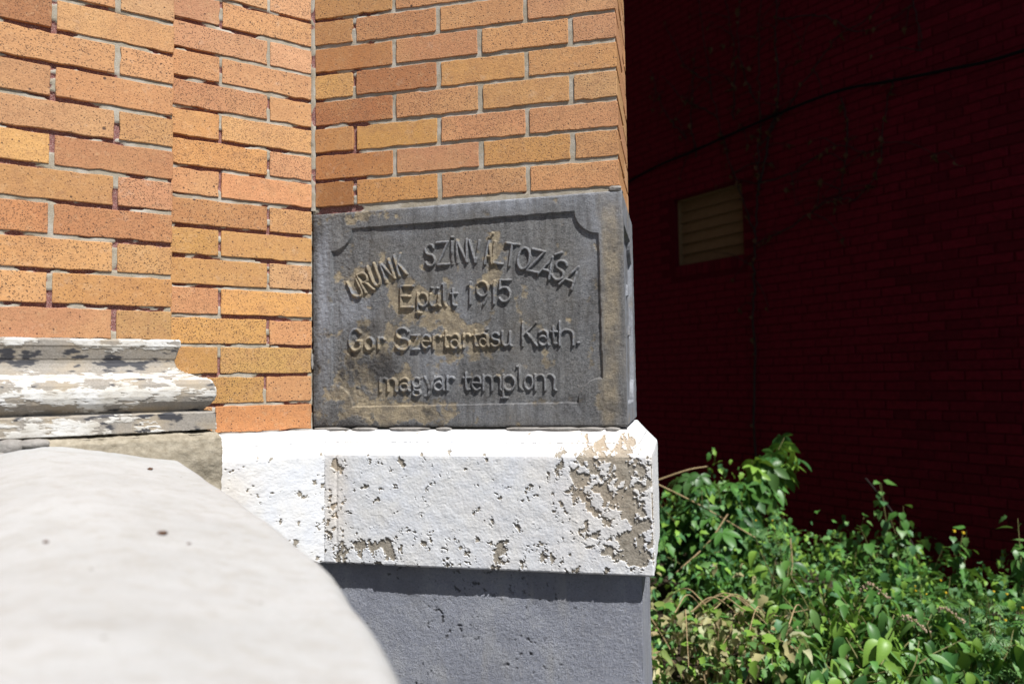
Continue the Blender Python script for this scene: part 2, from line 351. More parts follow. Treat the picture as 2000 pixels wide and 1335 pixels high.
LIGHT = [(0.027,0.232,0.0197,0.1770,0.90),(0.498,0.411,0.2706,0.0295,0.80),(0.707,0.362,0.0492,0.0708,0.60),(0.106,0.179,0.0553,0.0472,0.70),(0.322,0.040,0.0553,0.0590,0.60),(0.040,0.071,0.0172,0.0590,0.60),(0.491,-0.067,0.2460,0.0260,0.20),(0.224,0.351,0.0738,0.0177,0.30),(0.374,0.181,0.0246,0.0708,0.30),(0.670,0.204,0.0369,0.1180,0.35),]
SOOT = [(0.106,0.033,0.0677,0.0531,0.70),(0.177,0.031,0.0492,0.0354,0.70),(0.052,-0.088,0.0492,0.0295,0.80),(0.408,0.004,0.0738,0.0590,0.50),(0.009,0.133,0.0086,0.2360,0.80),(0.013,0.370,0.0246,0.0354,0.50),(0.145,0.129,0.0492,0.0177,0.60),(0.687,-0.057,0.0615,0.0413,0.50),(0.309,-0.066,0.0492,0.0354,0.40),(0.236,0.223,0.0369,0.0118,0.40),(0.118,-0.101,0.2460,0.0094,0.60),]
PLB = [(0.689,-0.206,0.0714,0.0714,1.00),(0.763,-0.215,0.0262,0.1428,1.00),(0.734,-0.343,0.0357,0.0536,0.90),(0.781,-0.341,0.0167,0.0714,0.90),(0.140,-0.369,0.0595,0.0452,1.00),(0.088,-0.249,0.0143,0.1309,0.80),(0.008,-0.309,0.0262,0.0262,0.75),(-0.005,-0.221,0.0262,0.0190,0.70),(0.210,-0.184,0.0143,0.0143,0.80),(0.198,-0.238,0.0119,0.0143,0.70),(0.470,-0.363,0.0357,0.0333,0.85),(0.612,-0.223,0.0476,0.0262,0.70),(0.221,-0.366,0.0476,0.0298,0.60),(0.426,-0.154,0.0714,0.0083,0.35),(0.668,-0.152,0.0714,0.0262,0.60),(0.593,-0.369,0.0357,0.0190,0.60),(0.733,-0.157,0.0714,0.0238,0.70),(-0.051,-0.251,0.0214,0.0119,0.50),(0.312,-0.329,0.0476,0.0238,0.50),]# ------------------------------------------------------------------ setting: ground
CX, CY = -0.48095826, 1.75373581             # inner corner of the two church walls (plan)
tL = np.array([0.84445442, 0.53562743]); nL = np.array([-0.53562743, 0.84445442])
tR = np.array([0.97550553, -0.21997489]); nR = np.array([0.21997489, 0.97550553])
AL = math.atan2(tL[1], tL[0]); AR = math.atan2(tR[1], tR[0]); AS = AR + math.pi / 2
PO = 0.1073; SE = -0.3248; SC_ = 0.744       # pilaster projection, its edge, end of the corner wall
H = 0.0667                                   # brick course

def ground():
    n = 90; x = np.linspace(-60, 60, n); y = np.linspace(-60, 60, n)
    X, Y = np.meshgrid(x, y, indexing='ij')
    tag(link("ground", grid_mesh("ground", np.stack([X, Y, 0 * X - .004], -1)), MPAVE), kind="structure")
    x = np.linspace(0.2, 9, 120); y = np.linspace(1.9, 14, 150); X, Y = np.meshgrid(x, y, indexing='ij')
    Z = .03 + .03 * fbm(X, Y, f=2.5, o=4)
    tag(link("soil", grid_mesh("soil", np.stack([X, Y, Z], -1)), MSOIL), kind="structure")
ground()

# ------------------------------------------------------------------ church
church = empty("church", (CX, CY, 0), "buff brick church corner with a carved dark cornerstone and peeling white plinth", "church")
def rotz(a, loc=(0, 0, 0)):
    m = Matrix.Rotation(a, 4, 'Z'); m.translation = loc; return m

def mortar_wall(name, ang, s0, s1, z0, z1, greyfn, off=(0, 0), label=None, step=.0035):
    s = np.arange(s0, s1 + step, step); z = np.arange(z0, z1 + step, step); s[-1] = s1
    S, Z = np.meshgrid(s, z, indexing='ij'); sd_ = ang * 3.1
    g = .8 * fbm(S * .55, Z * 1.6, f=18, o=4, gain=.5, seed=sd_) + greyfn(S, Z)
    k = sstep(-.03, .03, g)
    D = (1 - k) * (.0066 + .0022 * fbm(S, Z, f=180, o=3, seed=sd_ + 1) + .0018 * fbm(S, Z, f=45, o=2, seed=sd_ + 3)) \
        + k * (.0030 + .0009 * fbm(S, Z, f=70, o=3, seed=sd_ + 2))
    me = grid_mesh(name, np.stack([S, D, Z], -1), attrs={"grey": k})
    o = link(name, me, MM, church, rotz(ang, (off[0], off[1], 0)))
    if label: o["label"] = label
    return o

def brick_mesh(w, h, dep, rr, seed, rough=.0007):
    r = np.random.default_rng(seed); pts = []
    a, b = w / 2, h / 2
    fx = []; cs = [(a, b, 0), (-a, b, 90), (-a, -b, 180), (a, -b, 270)]
    nx = max(2, int(w / .018)); nz = 3
    for i, (cx, cz, t0) in enumerate(cs):
        q = rr[i]; sx, sz = np.sign(cx), np.sign(cz)
        for t in np.radians(t0 + np.array([0, 30, 60, 90])):
            pts.append((cx - sx * q + q * math.cos(t), cz - sz * q + q * math.sin(t))); fx.append(True)
        nxt = cs[(i + 1) % 4]; q2 = rr[(i + 1) % 4]; horiz = i in (0, 2); n = nx if horiz else nz
        p0 = pts[-1]
        if horiz: p1 = (nxt[0] - np.sign(nxt[0]) * q2, nxt[1])
        else: p1 = (nxt[0], nxt[1] - np.sign(nxt[1]) * q2)
        for k in range(1, n): pts.append((p0[0] + (p1[0] - p0[0]) * k / n, p0[1] + (p1[1] - p0[1]) * k / n)); fx.append(False)
    fixed = np.array(fx); P = np.array(pts); nrm = P / np.array([a, b]); e = r.normal(size=len(P)) * rough
    e -= (r.random(len(P)) < .08) * r.uniform(.0006, .0028, len(P)); e = np.where(fixed, 0, e)      # little chips
    ctr = np.abs(nrm).argmax(1); P[np.arange(len(P)), ctr] += e * np.sign(P[np.arange(len(P)), ctr])
    n = len(P); inset = .0011
    Q = P * (1 - np.array([inset / a, inset / b]))
    V = np.concatenate([np.c_[P[:, 0], np.full(n, dep), P[:, 1]], np.c_[P[:, 0], np.full(n, .0009), P[:, 1]], np.c_[Q[:, 0], np.zeros(n), Q[:, 1]]])
    F = []
    for ring in (0, 1):
        for i in range(n):
            j = (i + 1) % n; o = ring * n; F.append((o + i, o + n + i, o + n + j, o + j))
    F.append(tuple(range(2 * n, 3 * n))[::-1])
    me = bpy.data.meshes.new("brick"); me.from_pydata(V.tolist(), [], F); me.update()
    return me

GOLD, ORNG, PALE = (.565, .292, .122), (.555, .272, .130), (.59, .328, .160)
BROWN, DARK, PINK = (.40, .165, .065), (.30, .115, .042), (.47, .235, .125)
bk = [0]
def brick(parent, s0, s1, z0, z1, dep=.02, tone=None, rmax=.003):
    bk[0] += 1; r = random.Random(bk[0] * 7 + 1); w_, h_ = s1 - s0, z1 - z0
    rr = [r.uniform(.0008, .0022) if r.random() < .75 else r.uniform(.002, rmax) for _ in range(4)]
    me = brick_mesh(w_, h_, dep, rr, bk[0])
    M = Matrix.Translation(((s0 + s1) / 2, r.uniform(-.0009, .0007), (z0 + z1) / 2 + r.uniform(-.0006, .0006))) @ \
        Matrix.Rotation(r.uniform(-.005, .005), 4, 'X') @ Matrix.Rotation(r.uniform(-.004, .004), 4, 'Y') @ Matrix.Rotation(r.uniform(-.003, .003), 4, 'Z')
    o = link("brick", me, MB, parent, M)
    t = tone or r.choice([GOLD, GOLD, ORNG, PALE, ORNG]); j = r.uniform(.88, 1.08)
    o.color = (min(t[0] * j, .75), t[1] * j * r.uniform(.95, 1.05), t[2] * j * r.uniform(.9, 1.1), 1)
    return o

BH = .0572                                    # brick height
ZL, ZM, ZR = 0.7605 + EYE, 0.8926 + EYE, 0.8945 + EYE
# --- pilaster (left)
ow = -nL * PO
pil = mortar_wall("pilaster", AL, -1.7, SE - .002, .092 + EYE, 2.75, lambda s, z: .02 + .25 * sstep(-.53, -.545, s) * 0 + 0 * s, ow,
                  "projecting buff brick pilaster with crumbling reddish mortar joints")
LT = {(1, 1): BROWN, (3, 0): (.50, .235, .10), (5, 0): (.44, .20, .085), (7, 0): (.45, .205, .08), (7, 1): (.46, .19, .07), (6, 1): (.52, .265, .11),
      (2, 1): (.58, .31, .14), (8, 0): GOLD, (4, 0): GOLD, (5, 1): (.62, .33, .11), (10, 1): (.50, .245, .11), (10, 0): (.46, .255, .10), (9, 0): (.56, .29, .105), (0, 0): PALE}
for k in range(-5, 11):
    zb = ZL - k * H
    if k % 2 == 0: ed = [(-.4242, SE), (-.6332, -.4335), (-.8440, -.6430), (-1.054, -.853), (-1.264, -1.063), (-1.474, -1.273), (-1.684, -1.483)]
    else: ed = [(-.5327, SE), (-.7420, -.5418), (-.952, -.752), (-1.162, -.962), (-1.372, -1.171), (-1.582, -1.382), (-1.7, -1.592)]
    for i, (a, b) in enumerate(ed): brick(pil, a, b, zb, zb + BH, .10 if i == 0 else .02, LT.get((k, i)))
# --- recessed wall (middle)
mid = mortar_wall("recessed_wall", AL, -.345, 0.0, -.115 + EYE, 2.75,
                  lambda s, z: -.03 + .35 * np.exp(-(((s + .10) / .11) ** 2 + ((z - EYE - .75) / .10) ** 2)) + .12 * sstep(.0, -.1, z - EYE) + .16 * sstep(-.012, -.004, s), (0, 0),
                  "narrow recessed buff brick wall between the pilaster and the cornerstone")
MT = {(1, 0): PINK, (2, 0): (.52, .265, .13), (3, 0): GOLD, (3, 1): (.60, .30, .15), (4, 0): (.47, .225, .105), (5, 0): (.62, .32, .12), (5, 1): (.63, .36, .13),
      (6, 0): (.55, .285, .105), (7, 1): (.60, .275, .12), (8, 0): (.43, .20, .075), (9, 0): (.50, .26, .085), (9, 1): (.53, .27, .09), (10, 0): (.52, .275, .095),
      (11, 1): (.60, .305, .095), (12, 0): (.52, .29, .10), (13, 0): (.47, .265, .085), (13, 1): (.52, .30, .10), (14, 0): (.50, .275, .085), (15, 1): (.55, .245, .085), (2, 1): PALE, (0, 1): PALE}
for k in range(-5, 16):
    zb = ZM - k * H
    if k == 15: ed = [(-.34, -.2265), (-.2195, -.003)]
    elif k == 14: ed = [(-.34, -.1141), (-.108, -.0027)]
    elif k % 2 == 0: ed = [(-.34, -.1080), (-.1012, -.002)]
    else: ed = [(-.34, -.2155), (-.2092, -.002)]
    for i, (a, b) in enumerate(ed): brick(mid, a, b, zb, zb + BH + (.0015 if k > 12 else 0), .02, MT.get((k, i)), .008 if k in (1, 2, 3, 14) else .003)
# --- corner wall (right) and its return
cor = mortar_wall("corner_wall", AR, 0.0, SC_ - .004, .405 + EYE, 2.75, lambda s, z: .42 * sstep(.08, .26, s) + .12 * sstep(.55, .9, z - EYE) - .06, (0, 0),
                  "buff brick corner wall above the cornerstone with flush tan mortar joints")
RT = {(2, 0): (.42, .18, .07), (3, 0): (.60, .34, .115), (3, 1): (.45, .195, .075), (4, 0): (.40, .165, .06), (5, 0): (.52, .26, .085), (6, 0): (.43, .19, .068), (7, 0): (.31, .125, .042),
      (7, 1): (.53, .26, .085), (0, 0): (.48, .245, .095), (1, 0): (.50, .25, .10), (3, 2): (.58, .315, .12), (5, 1): (.54, .285, .095), (6, 2): (.54, .27, .10)}
for k in range(-5, 8):
    zb = ZR - k * H
    if k % 2 == 0: ed = [(.0078, .2085), (.2197, .4205), (.4330, .6340), (.6455, SC_ - .002)]
    else: ed = [(.0077, .1065), (.1170, .3195), (.3310, .5315), (.5420, SC_ - .002)]
    for i, (a, b) in enumerate(ed):
        brick(cor, a, b, zb, zb + BH, (.2 if k % 2 == 0 else .1) if i == 3 else .02, RT.get((k, i)), .0055)
ret = mortar_wall("return_wall", AS, .004, .35, .40 + EYE, 2.75, lambda s, z: -.2 + 0 * s, tuple(tR * (SC_ - .0035)), "thin sliver of the brick return wall facing the alley")
for k in range(-5, 8):
    zb = ZR - k * H
    ed = [(.209, .35)] if k % 2 == 0 else [(.109, .305), (.313, .35)]
    for a, b in ed: brick(ret, a, b, zb, zb + BH, .02)

# --- mortar fillet in the inner corner between the two walls
zf = np.arange(.418, 1.30, .004); tf = np.linspace(0, 1, 7)
A0 = tL * -.0030 + nL * .0012; B0 = tR * .0086 + nR * .0012
TF, ZF = np.meshgrid(tf, zf, indexing='ij'); nf_ = -(nL + nR) / np.linalg.norm(nL + nR)
gf = .0012 * fbm(TF * .01, ZF, f=60, o=4, seed=45) - .003 * sstep(.12, .3, fbm(TF * .01, ZF, f=16, o=3, seed=46)) + .0014 * np.sin(np.pi * TF) 
PF = np.concatenate([A0 + (B0 - A0) * TF[..., None] + nf_ * gf[..., None], ZF[..., None] + EYE], -1)
link("mortar_joint", grid_mesh("mortar_joint", PF, attrs={"grey": sstep(.25, .10, fbm(TF * .01, ZF, f=16, o=3, seed=46))}), MM, church)
# --- swept stone courses
def sweep(path, prof, seglen, dv):
    path = [np.asarray(p, float) for p in path]; prof = np.asarray(prof, float)
    nr = []
    for a, b in zip(path[:-1], path[1:]):
        t = (b - a) / np.linalg.norm(b - a); nr.append(np.array([t[1], -t[0]]))
    offs = []
    for i in range(len(path)):
        a = nr[max(i - 1, 0)]; b = nr[min(i, len(nr) - 1)]; offs.append((a + b) / (1 + a @ b))
    L = np.r_[0, np.cumsum(np.linalg.norm(np.diff(prof, axis=0), axis=1))]
    vv = np.arange(0, L[-1] + dv, dv); vv[-1] = min(vv[-1], L[-1]); vv = np.unique(np.r_[vv, L])
    d = np.interp(vv, L, prof[:, 0]); z = np.interp(vv, L, prof[:, 1])
    ii, tt = [], []
    for i in range(len(path) - 1):
        n = max(2, int(np.linalg.norm(path[i + 1] - path[i]) / seglen[i])); t = np.linspace(0, 1, n, endpoint=False)
        ii += [i] * n; tt += list(t)
    ii.append(len(path) - 2); tt.append(1.0); ii = np.array(ii); tt = np.array(tt)
    pa = np.array(path); of = np.array(offs)
    V0 = pa[ii][:, None, :] + of[ii][:, None, :] * d[None, :, None]; V1 = pa[ii + 1][:, None, :] + of[ii + 1][:, None, :] * d[None, :, None]
    XY = V0 + (V1 - V0) * tt[:, None, None]
    P = np.concatenate([XY, np.broadcast_to(z[None, :, None], XY.shape[:2] + (1,))], -1)
    return P, ii, d, z

def wall_s(P, ii, nseg_m=True):
    """distance along the wall: negative on the recessed wall, positive on the corner wall, beyond .8 on the return"""
    s = np.where((ii == 0)[:, None], P[..., 0] * tL[0] + P[..., 1] * tL[1], P[..., 0] * tR[0] + P[..., 1] * tR[1])
    return np.where((ii == 3)[:, None], .80 + P[..., 0] * nR[0] + P[..., 1] * nR[1], s)

_oM = .026; _c = tR * (_oM / (-(tR @ nL)))
CPATH = [tL * -.31 - nL * _oM, _c - tL * .012, _c + tR * .012, tR * SC_, tR * SC_ + nR * .37]
def zl(pr): return [(d, z + EYE) for d, z in pr]

# --- white plinth
P, ii, d, z = sweep(CPATH, zl([(-.045, -.1135), (-.022, -.113), (.004, -.1125), (.028, -.139), (.0510, -.1625), (.0530, -.1655), (.0535, -.171), (.0535, -.30), (.0535, -.4055), (.0525, -.4075), (.0500, -.4085), (.02, -.4085)]), (.0022, .0016, .0016, .004), .0016)
N = grid_normals(P); N *= -np.sign((N[..., :1] * np.r_[0, -1, 0][0] + N[..., 1:2]).mean()) if (N[:, :, 1].mean() > 0) else 1
S = wall_s(P, ii); Z = P[..., 2] - EYE
nz_ = fbm(S, Z, f=34, o=6, gain=.62, seed=1); nz2 = fbm(S, Z, f=120, o=4, gain=.6, seed=2)
wS = S + .022 * fbm(S, Z, f=17, o=4, seed=13); wZ = Z + .022 * fbm(S, Z, f=17, o=4, seed=14)
bias = np.minimum(blobs(PLB, wS, wZ), 1.0)
mk = .335 * bias + .90 * nz_ + .30 * nz2 - .345 + .10 * sstep(.4, .8, S) + .05 * sstep(-.3, -.4, Z) - .13 * sstep(-.172, -.160, Z) + .03 * sstep(-.02, -.1, S)
mk = np.maximum(mk, .55 * (fbm(S, Z, f=36, o=6, gain=.62, seed=11) - .345 - .12 * (Z > -.16) + .10 * fbm(S, Z, f=8, seed=12) + .10 * sstep(-.25, -.39, Z)))
mk = np.where((ii == 3)[:, None], mk - .12, mk)
bare = sstep(-.008, .008, mk)
stain = np.clip(blobs([(.70, -.13, .16, .03, .4), (.70, -.24, .12, .12, .5), (.088, -.25, .035, .15, .7), (-.2, -.25, .06, .1, .35), (.35, -.12, .5, .010, .35)], S, Z) + .35 * fbm(S, Z, f=12, o=4, seed=5), 0, 1)
face = sstep(-.15, -.175, Z)
hgt = (1 - bare) * (.0020 + (.0010 * fbm(S, Z, f=55, o=4, seed=6) + .0007 * fbm(S, Z, f=230, o=3, seed=7)) * (.35 + .65 * face) + .0009 * np.exp(-((np.maximum(-mk, 0)) / .03) ** 2)) \
    + bare * (.0010 * fbm(S, Z, f=300, o=3, seed=8) + .0012 * fbm(S, Z, f=50, o=3, seed=9)) + .0020 * fbm(S, Z, f=9, o=3, seed=10) * (.3 + .7 * face)
seam = np.exp(-((S - .088 - .004 * fbm(Z, Z * 0, f=20, seed=3)) / .0035) ** 2) * (np.where((ii >= 1)[:, None], 1, 0))
hgt -= .0018 * seam
P = P + N * hgt[..., None]
pl = link("plinth", grid_mesh("plinth", P, attrs={"bare": bare, "stain": stain}), MW, church)
pl["label"] = "white plinth stone with flaking paint showing bare grey stone"

# --- blue grey base wall
P, ii, d, z = sweep(CPATH, zl([(.0270, -.395), (.0270, -.62), (.0270, -1.46)]), (.004, .003, .0021, .006), .0021)
N = grid_normals(P); N *= 1 if N[10, 10, 0] * -nL[0] + N[10, 10, 1] * -nL[1] > 0 else -1
S = wall_s(P, ii); Z = P[..., 2] - EYE
pit = sstep(.30, .40, fbm(S, Z, f=75, o=3, gain=.6, seed=21)) * sstep(.05, .3, fbm(S, Z, f=12, o=2, seed=22))
hg = .0012 * fbm(S, Z, f=28, o=4, seed=23) + .0012 * fbm(S, Z, f=120, o=4, gain=.7, seed=24) + .0022 * fbm(S, Z, f=7, o=2, seed=20) - .0022 * pit
hg *= (.45 + .55 * sstep(-.43, -.46, Z))
bl = link("base_wall", grid_mesh("base_wall", P + N * hg[..., None], attrs={"pit": pit * .8}), MBL, church)
bl["label"] = "blue grey painted rough base wall below the white plinth"

# --- moulded pilaster base
PPATH = [tL * -1.75 - nL * PO, tL * SE - nL * PO, tL * SE]
MPROF = [(-.006, .0925), (.0125, .0918), (.0150, .0890), (.0150, .0790), (.0132, .0765), (.0105, .0660), (.0074, .0545), (.0055, .0512), (.0060, .0450), (.0092, .0366), (.0150, .0302),
         (.0236, .0256), (.0370, .0192), (.0470, .0156), (.0560, .0142), (.0640, .0098), (.0700, .0020), (.0732, -.0100), (.0732, -.0210), (.0700, -.0320), (.0639, -.0400), (.0557, -.0468),
         (.0532, -.0501), (.0536, -.0520), (.0713, -.0526), (.0737, -.0560), (.0742, -.0885), (.02, -.0905)]
P, ii, d, z = sweep(PPATH, zl(MPROF), (.003, .002), .0013)
N = grid_normals(P); N *= 1 if (N[50, :, 0] * -nL[0] + N[50, :, 1] * -nL[1]).mean() > 0 else -1
S = np.where((ii == 0)[:, None], P[..., 0] * tL[0] + P[..., 1] * tL[1], -.3 + .3 * (P[..., 0] * nL[0] + P[..., 1] * nL[1])); Z = P[..., 2] - EYE
vv = np.broadcast_to(np.r_[0, np.cumsum(np.hypot(np.diff(d), np.diff(z)))][None, :], Z.shape)
q1 = fbm(S, vv * 2.1, f=16, o=6, gain=.66, seed=31)
bz = np.interp(-Z, [-.095, -.086, -.076, -.07, -.055, -.05, -.03, -.02, -.012, 0, .01, .025, .04, .052, .06, .09], [.0, -.05, .0, .22, .30, .38, .18, -.2, -.06, .05, -.16, -.14, .05, .25, .02, -.10])
endb = .22 * np.exp(-((S + .27) / .05) ** 2) * (Z < .01) + .16 * np.exp(-((S + .28) / .09) ** 2) * (Z < -.05)
mk = q1 * .85 + .35 * fbm(S * .35, vv * 2.5, f=70, o=4, gain=.7, seed=37) + bz + endb + .03
bare = sstep(-.015, .015, mk)
dark = sstep(.04, .14, fbm(S, vv * 2.4, f=20, o=4, gain=.6, seed=33) + .9 * np.clip(bz, 0, 1) - .24 + .2 * (Z < -.055) * (np.abs(S + .38) < .1)) * bare
hg = (1 - bare) * (.0010 + .0006 * fbm(S, vv, f=140, o=3, seed=34)) + bare * .0004 * fbm(S, vv, f=250, o=3, seed=35) + .0009 * fbm(S, vv, f=22, o=3, seed=36)
mo = link("base_moulding", grid_mesh("base_moulding", P + N * hg[..., None], attrs={"bare": bare, "dark": dark}), MO, church)
mo["label"] = "moulded pilaster base with worn white paint over grey stone"

# --- rough beige stone under the moulding
P, ii, d, z = sweep(PPATH, zl([(.01, -.0905), (.066, -.0925), (.076, -.0965), (.0815, -.106), (.083, -.13), (.084, -.30), (.084, -1.46)]), (.004, .003), .0032)
N = grid_normals(P); N *= 1 if (N[50, 10:, 0] * -nL[0] + N[50, 10:, 1] * -nL[1]).mean() > 0 else -1
S = np.where((ii == 0)[:, None], P[..., 0] * tL[0] + P[..., 1] * tL[1], P[..., 0] * nL[0] + P[..., 1] * nL[1]); Z = P[..., 2] - EYE
hg = .0055 * fbm(S, Z, f=11, o=3, seed=41) + .0034 * fbm(S, Z, f=48, o=4, gain=.6, seed=42) + .0014 * fbm(S, Z, f=190, o=3, seed=43) - .006 * np.exp(-(((S + .262) / .03) ** 2 + ((Z + .185) / .02) ** 2))
be = link("foundation_stone", grid_mesh("foundation_stone", P + N * hg[..., None]), MBEI, church)
be["label"] = "rough hewn beige foundation stone under the moulding"

# --- mortar lumps: under the cornerstone and left of the beige stone
def lump(loc, sc, seed, M0, mat=MRUB, nm="mortar_lump", amp=.25):
    th = np.linspace(0, math.pi, 13); ph = np.linspace(0, 2 * math.pi, 21)
    T, Q = np.meshgrid(th, ph, indexing='ij'); D_ = np.stack([np.sin(T) * np.cos(Q), np.sin(T) * np.sin(Q), np.cos(T)], -1)
    D_ = np.sign(D_) * np.abs(D_) ** .8
    r = 1 + amp * fbm(D_[..., 0], D_[..., 1], D_[..., 2], f=1.4, o=4, seed=seed)
    return link(nm, grid_mesh(nm, D_ * r[..., None] * np.array(sc)), mat, church, M0 @ Matrix.Translation(loc))
for k, (s_, d_, z_, a_, b_, c_) in enumerate([(-.672, .086, -.106, .030, .014, .012), (-.628, .090, -.101, .020, .014, .011), (-.592, .090, -.102, .022, .012, .013), (-.556, .088, -.099, .024, .012, .008), (-.655, .094, -.122, .028, .014, .012), (-.612, .094, -.119, .020, .013, .010), (-.70, .095, -.132, .03, .015, .014)]):
    lump((s_, -PO - d_, z_ + EYE), (a_, b_, c_), 50 + k, rotz(AL))
for k, (s_, w_) in enumerate([(.05, .045), (.135, .03), (.245, .05), (.33, .02), (.52, .045), (.60, .055), (.67, .03), (.715, .016)]):
    lump((s_, -.003, -.1095 + EYE), (w_, .007, .0042), 70 + k, rotz(AR), amp=.4)
for k, (s_, w_) in enumerate([(-.03, .03), (-.10, .02), (-.19, .02)]):
    lump((s_, -.002, -.1105 + EYE), (w_, .006, .0028), 90 + k, rotz(AL), amp=.4)
lump((.733, -.001, .4195 + EYE), (.014, .005, .006), 97, rotz(AR), amp=.5)
lump((-.0005, -.0025, .052 + EYE), (.004, .002, .017), 98, rotz(AL), amp=.4)

# --- cornerstone
ZT0, ZT1, ZB = .4085, .4158, -.1050
PX0, PX1 = .0520, .6935
def panel_sd(s, z):
    t = (s - PX0) / (PX1 - PX0); zt = .3665 + .0075 * t; zb = -.0572 + .0062 * t
    x0 = PX0 - .001 * (z < 0); r = .0525
    m = np.maximum(np.maximum(x0 - s, s - (PX1 + .003 * (.35 - z) / .4)), np.maximum(z - zt, zb - z))
    for cx, cz in ((PX0, .3665), (PX1, .374), (PX0, -.0572), (PX1, -.0510)):
        m = np.maximum(m, r - np.hypot(s - cx, z - cz))
    return m
def recess(s, z):
    wob = .0012 * fbm(s, z, f=40, o=3, seed=61)
    m = panel_sd(s, z) + wob
    dep = .0056 * (1 - .50 * sstep(.16, .06, s) * sstep(.30, .20, z)) * (1 - .45 * sstep(.30, .05, s) * sstep(.30, .37, z) * sstep(-.1, .25, fbm(s, z, f=14, seed=64) + .1))
    soft = .0005 + .003 * sstep(.12, .05, s)
    return dep * sstep(soft, -soft, m)
def ero(s, z):
    rough = np.clip(blobs(SOOT, s, z) * .9 + blobs(TAN, s, z) * .3 + .7 * sstep(.22, .08, s), 0, 1)
    return .0010 * fbm(s, z, f=26, o=4, seed=62) + (.0006 + .0016 * rough) * fbm(s, z, f=95, o=4, gain=.62, seed=63) + .0007 * fbm(s * 1.0, z * 3, f=180, o=3, gain=.8, seed=65)
def stone_masks(s, z):
    n1 = fbm(s, z, f=24, o=6, gain=.62, seed=66); n2 = fbm(s, z, f=14, o=5, gain=.6, seed=67)
    b = blobs(TAN, s, z); onb = sstep(.68, .70, s)
    tan = sstep(.25, .43, b * .56 + .95 * n1 + .10 * fbm(s, z, f=110, o=3, seed=69)) * (1 - onb) + onb * sstep(.0, .9, b * .9 + .5 * fbm(s * 2.5, z * .5, f=20, o=4, seed=68)) * .75
    lig = np.clip(blobs(LIGHT, s, z) * (.9 + .7 * n2) + .15 * n2, 0, 1)
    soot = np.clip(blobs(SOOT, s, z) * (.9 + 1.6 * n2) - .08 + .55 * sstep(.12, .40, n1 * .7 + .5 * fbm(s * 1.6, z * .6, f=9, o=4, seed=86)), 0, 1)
    return tan, lig, soot

prof = zl([(-.030, 0), (-.004, 0), (.0005, .0008), (.0032, .0030), (.0040, .0062)]) 
zz = np.r_[np.linspace(0, .0062, 6)[:-1], np.arange(.0062, .5138 - .0062, .0015), np.linspace(.5138 - .0062, .5138, 6)]
dd = np.interp(np.minimum(zz, .5138 - zz), [0, .0008, .003, .0062], [-.003, .0010, .0034, .0040])
zz = np.r_[0, zz, .5138]; dd = np.r_[-.03, dd, -.03]
u0 = np.r_[np.arange(.0010, SC_ + .004, .0015), SC_ + .004]; u1 = np.r_[np.arange(.003, .36, .003), .36]
Sg = np.concatenate([u0, np.full(len(u1), SC_ + .004)]); Dg = np.concatenate([np.zeros(len(u0)), u1]); nf = len(u0)
Sg2 = np.broadcast_to(Sg[:, None], (len(Sg), len(zz))).copy(); Dg2 = np.broadcast_to(Dg[:, None], Sg2.shape).copy()
V01 = np.broadcast_to((zz / .5138)[None, :], Sg2.shape)
Zg = ZB + V01 * (ZT0 + (ZT1 - ZT0) * np.clip(Sg2 / SC_, 0, 1) - ZB)
front = np.zeros(Sg2.shape, bool); front[:nf] = True
rnd = .0045; eR = np.clip((Sg2 - (SC_ + .004 - rnd)) / rnd, 0, 1); eL = np.clip((.0055 - Sg2) / .0045, 0, 1); eS = np.clip((rnd - Dg2) / rnd, 0, 1)
inn = sstep(-.02, .0, dd)[None, :] * np.ones_like(Sg2)
tan, lig, soot = stone_masks(Sg2, Zg)
hF = dd[None, :] - recess(Sg2, Zg) * inn + ero(Sg2, Zg) * inn - rnd * (1 - np.sqrt(1 - eR ** 2 * .95)) * .6 - .006 * eL ** 2 - .0006 * tan * inn
# side face: sunk panel and a few worn raised bumps for unread letters
sd2 = np.maximum(np.maximum(.028 - Dg2, Dg2 - .285), np.maximum(-.055 - Zg, Zg - .343))
for cx, cz in ((.285, .343), (.285, -.055)): sd2 = np.maximum(sd2, .05 - np.hypot(Dg2 - cx, Zg - cz))
hS = dd[None, :] - .0095 * sstep(.0015, -.0015, sd2) * inn + .0012 * fbm(Dg2, Zg, f=60, o=4, seed=71) * inn - rnd * (1 - np.sqrt(1 - eS ** 2 * .95)) * .6
for (a, b, w_, h_) in [(.075, .222, .012, .020), (.20, .215, .010, .014), (.09, .118, .012, .018), (.235, .118, .010, .012)]:
    hS = hS + .006 * sstep(1.15, .85, np.maximum(np.abs((Dg2 - a) / w_ - .4 * (Zg - b) / h_), np.abs((Zg - b) / h_))) * inn
hh = np.where(front, hF, 0)
px = np.where(front, Sg2, SC_ + .004 + (hS - .004)); py = np.where(front, -hF, Dg2 - dd[None, :] * 1.0)
P = np.stack([px, py, Zg + EYE], -1)
tan = np.where(front, tan, sstep(.1, .6, fbm(Dg2 * .6, Zg, f=25, o=4, seed=72)) * .5); lig = np.where(front, lig, .8); soot = np.where(front, soot, 0)
cs = link("cornerstone", grid_mesh("cornerstone", P, attrs={"tan": tan, "light": lig, "soot": soot}), MC, church, rotz(AR))
cs["label"] = "dark grey carved cornerstone with a notched sunk panel and raised inscription"

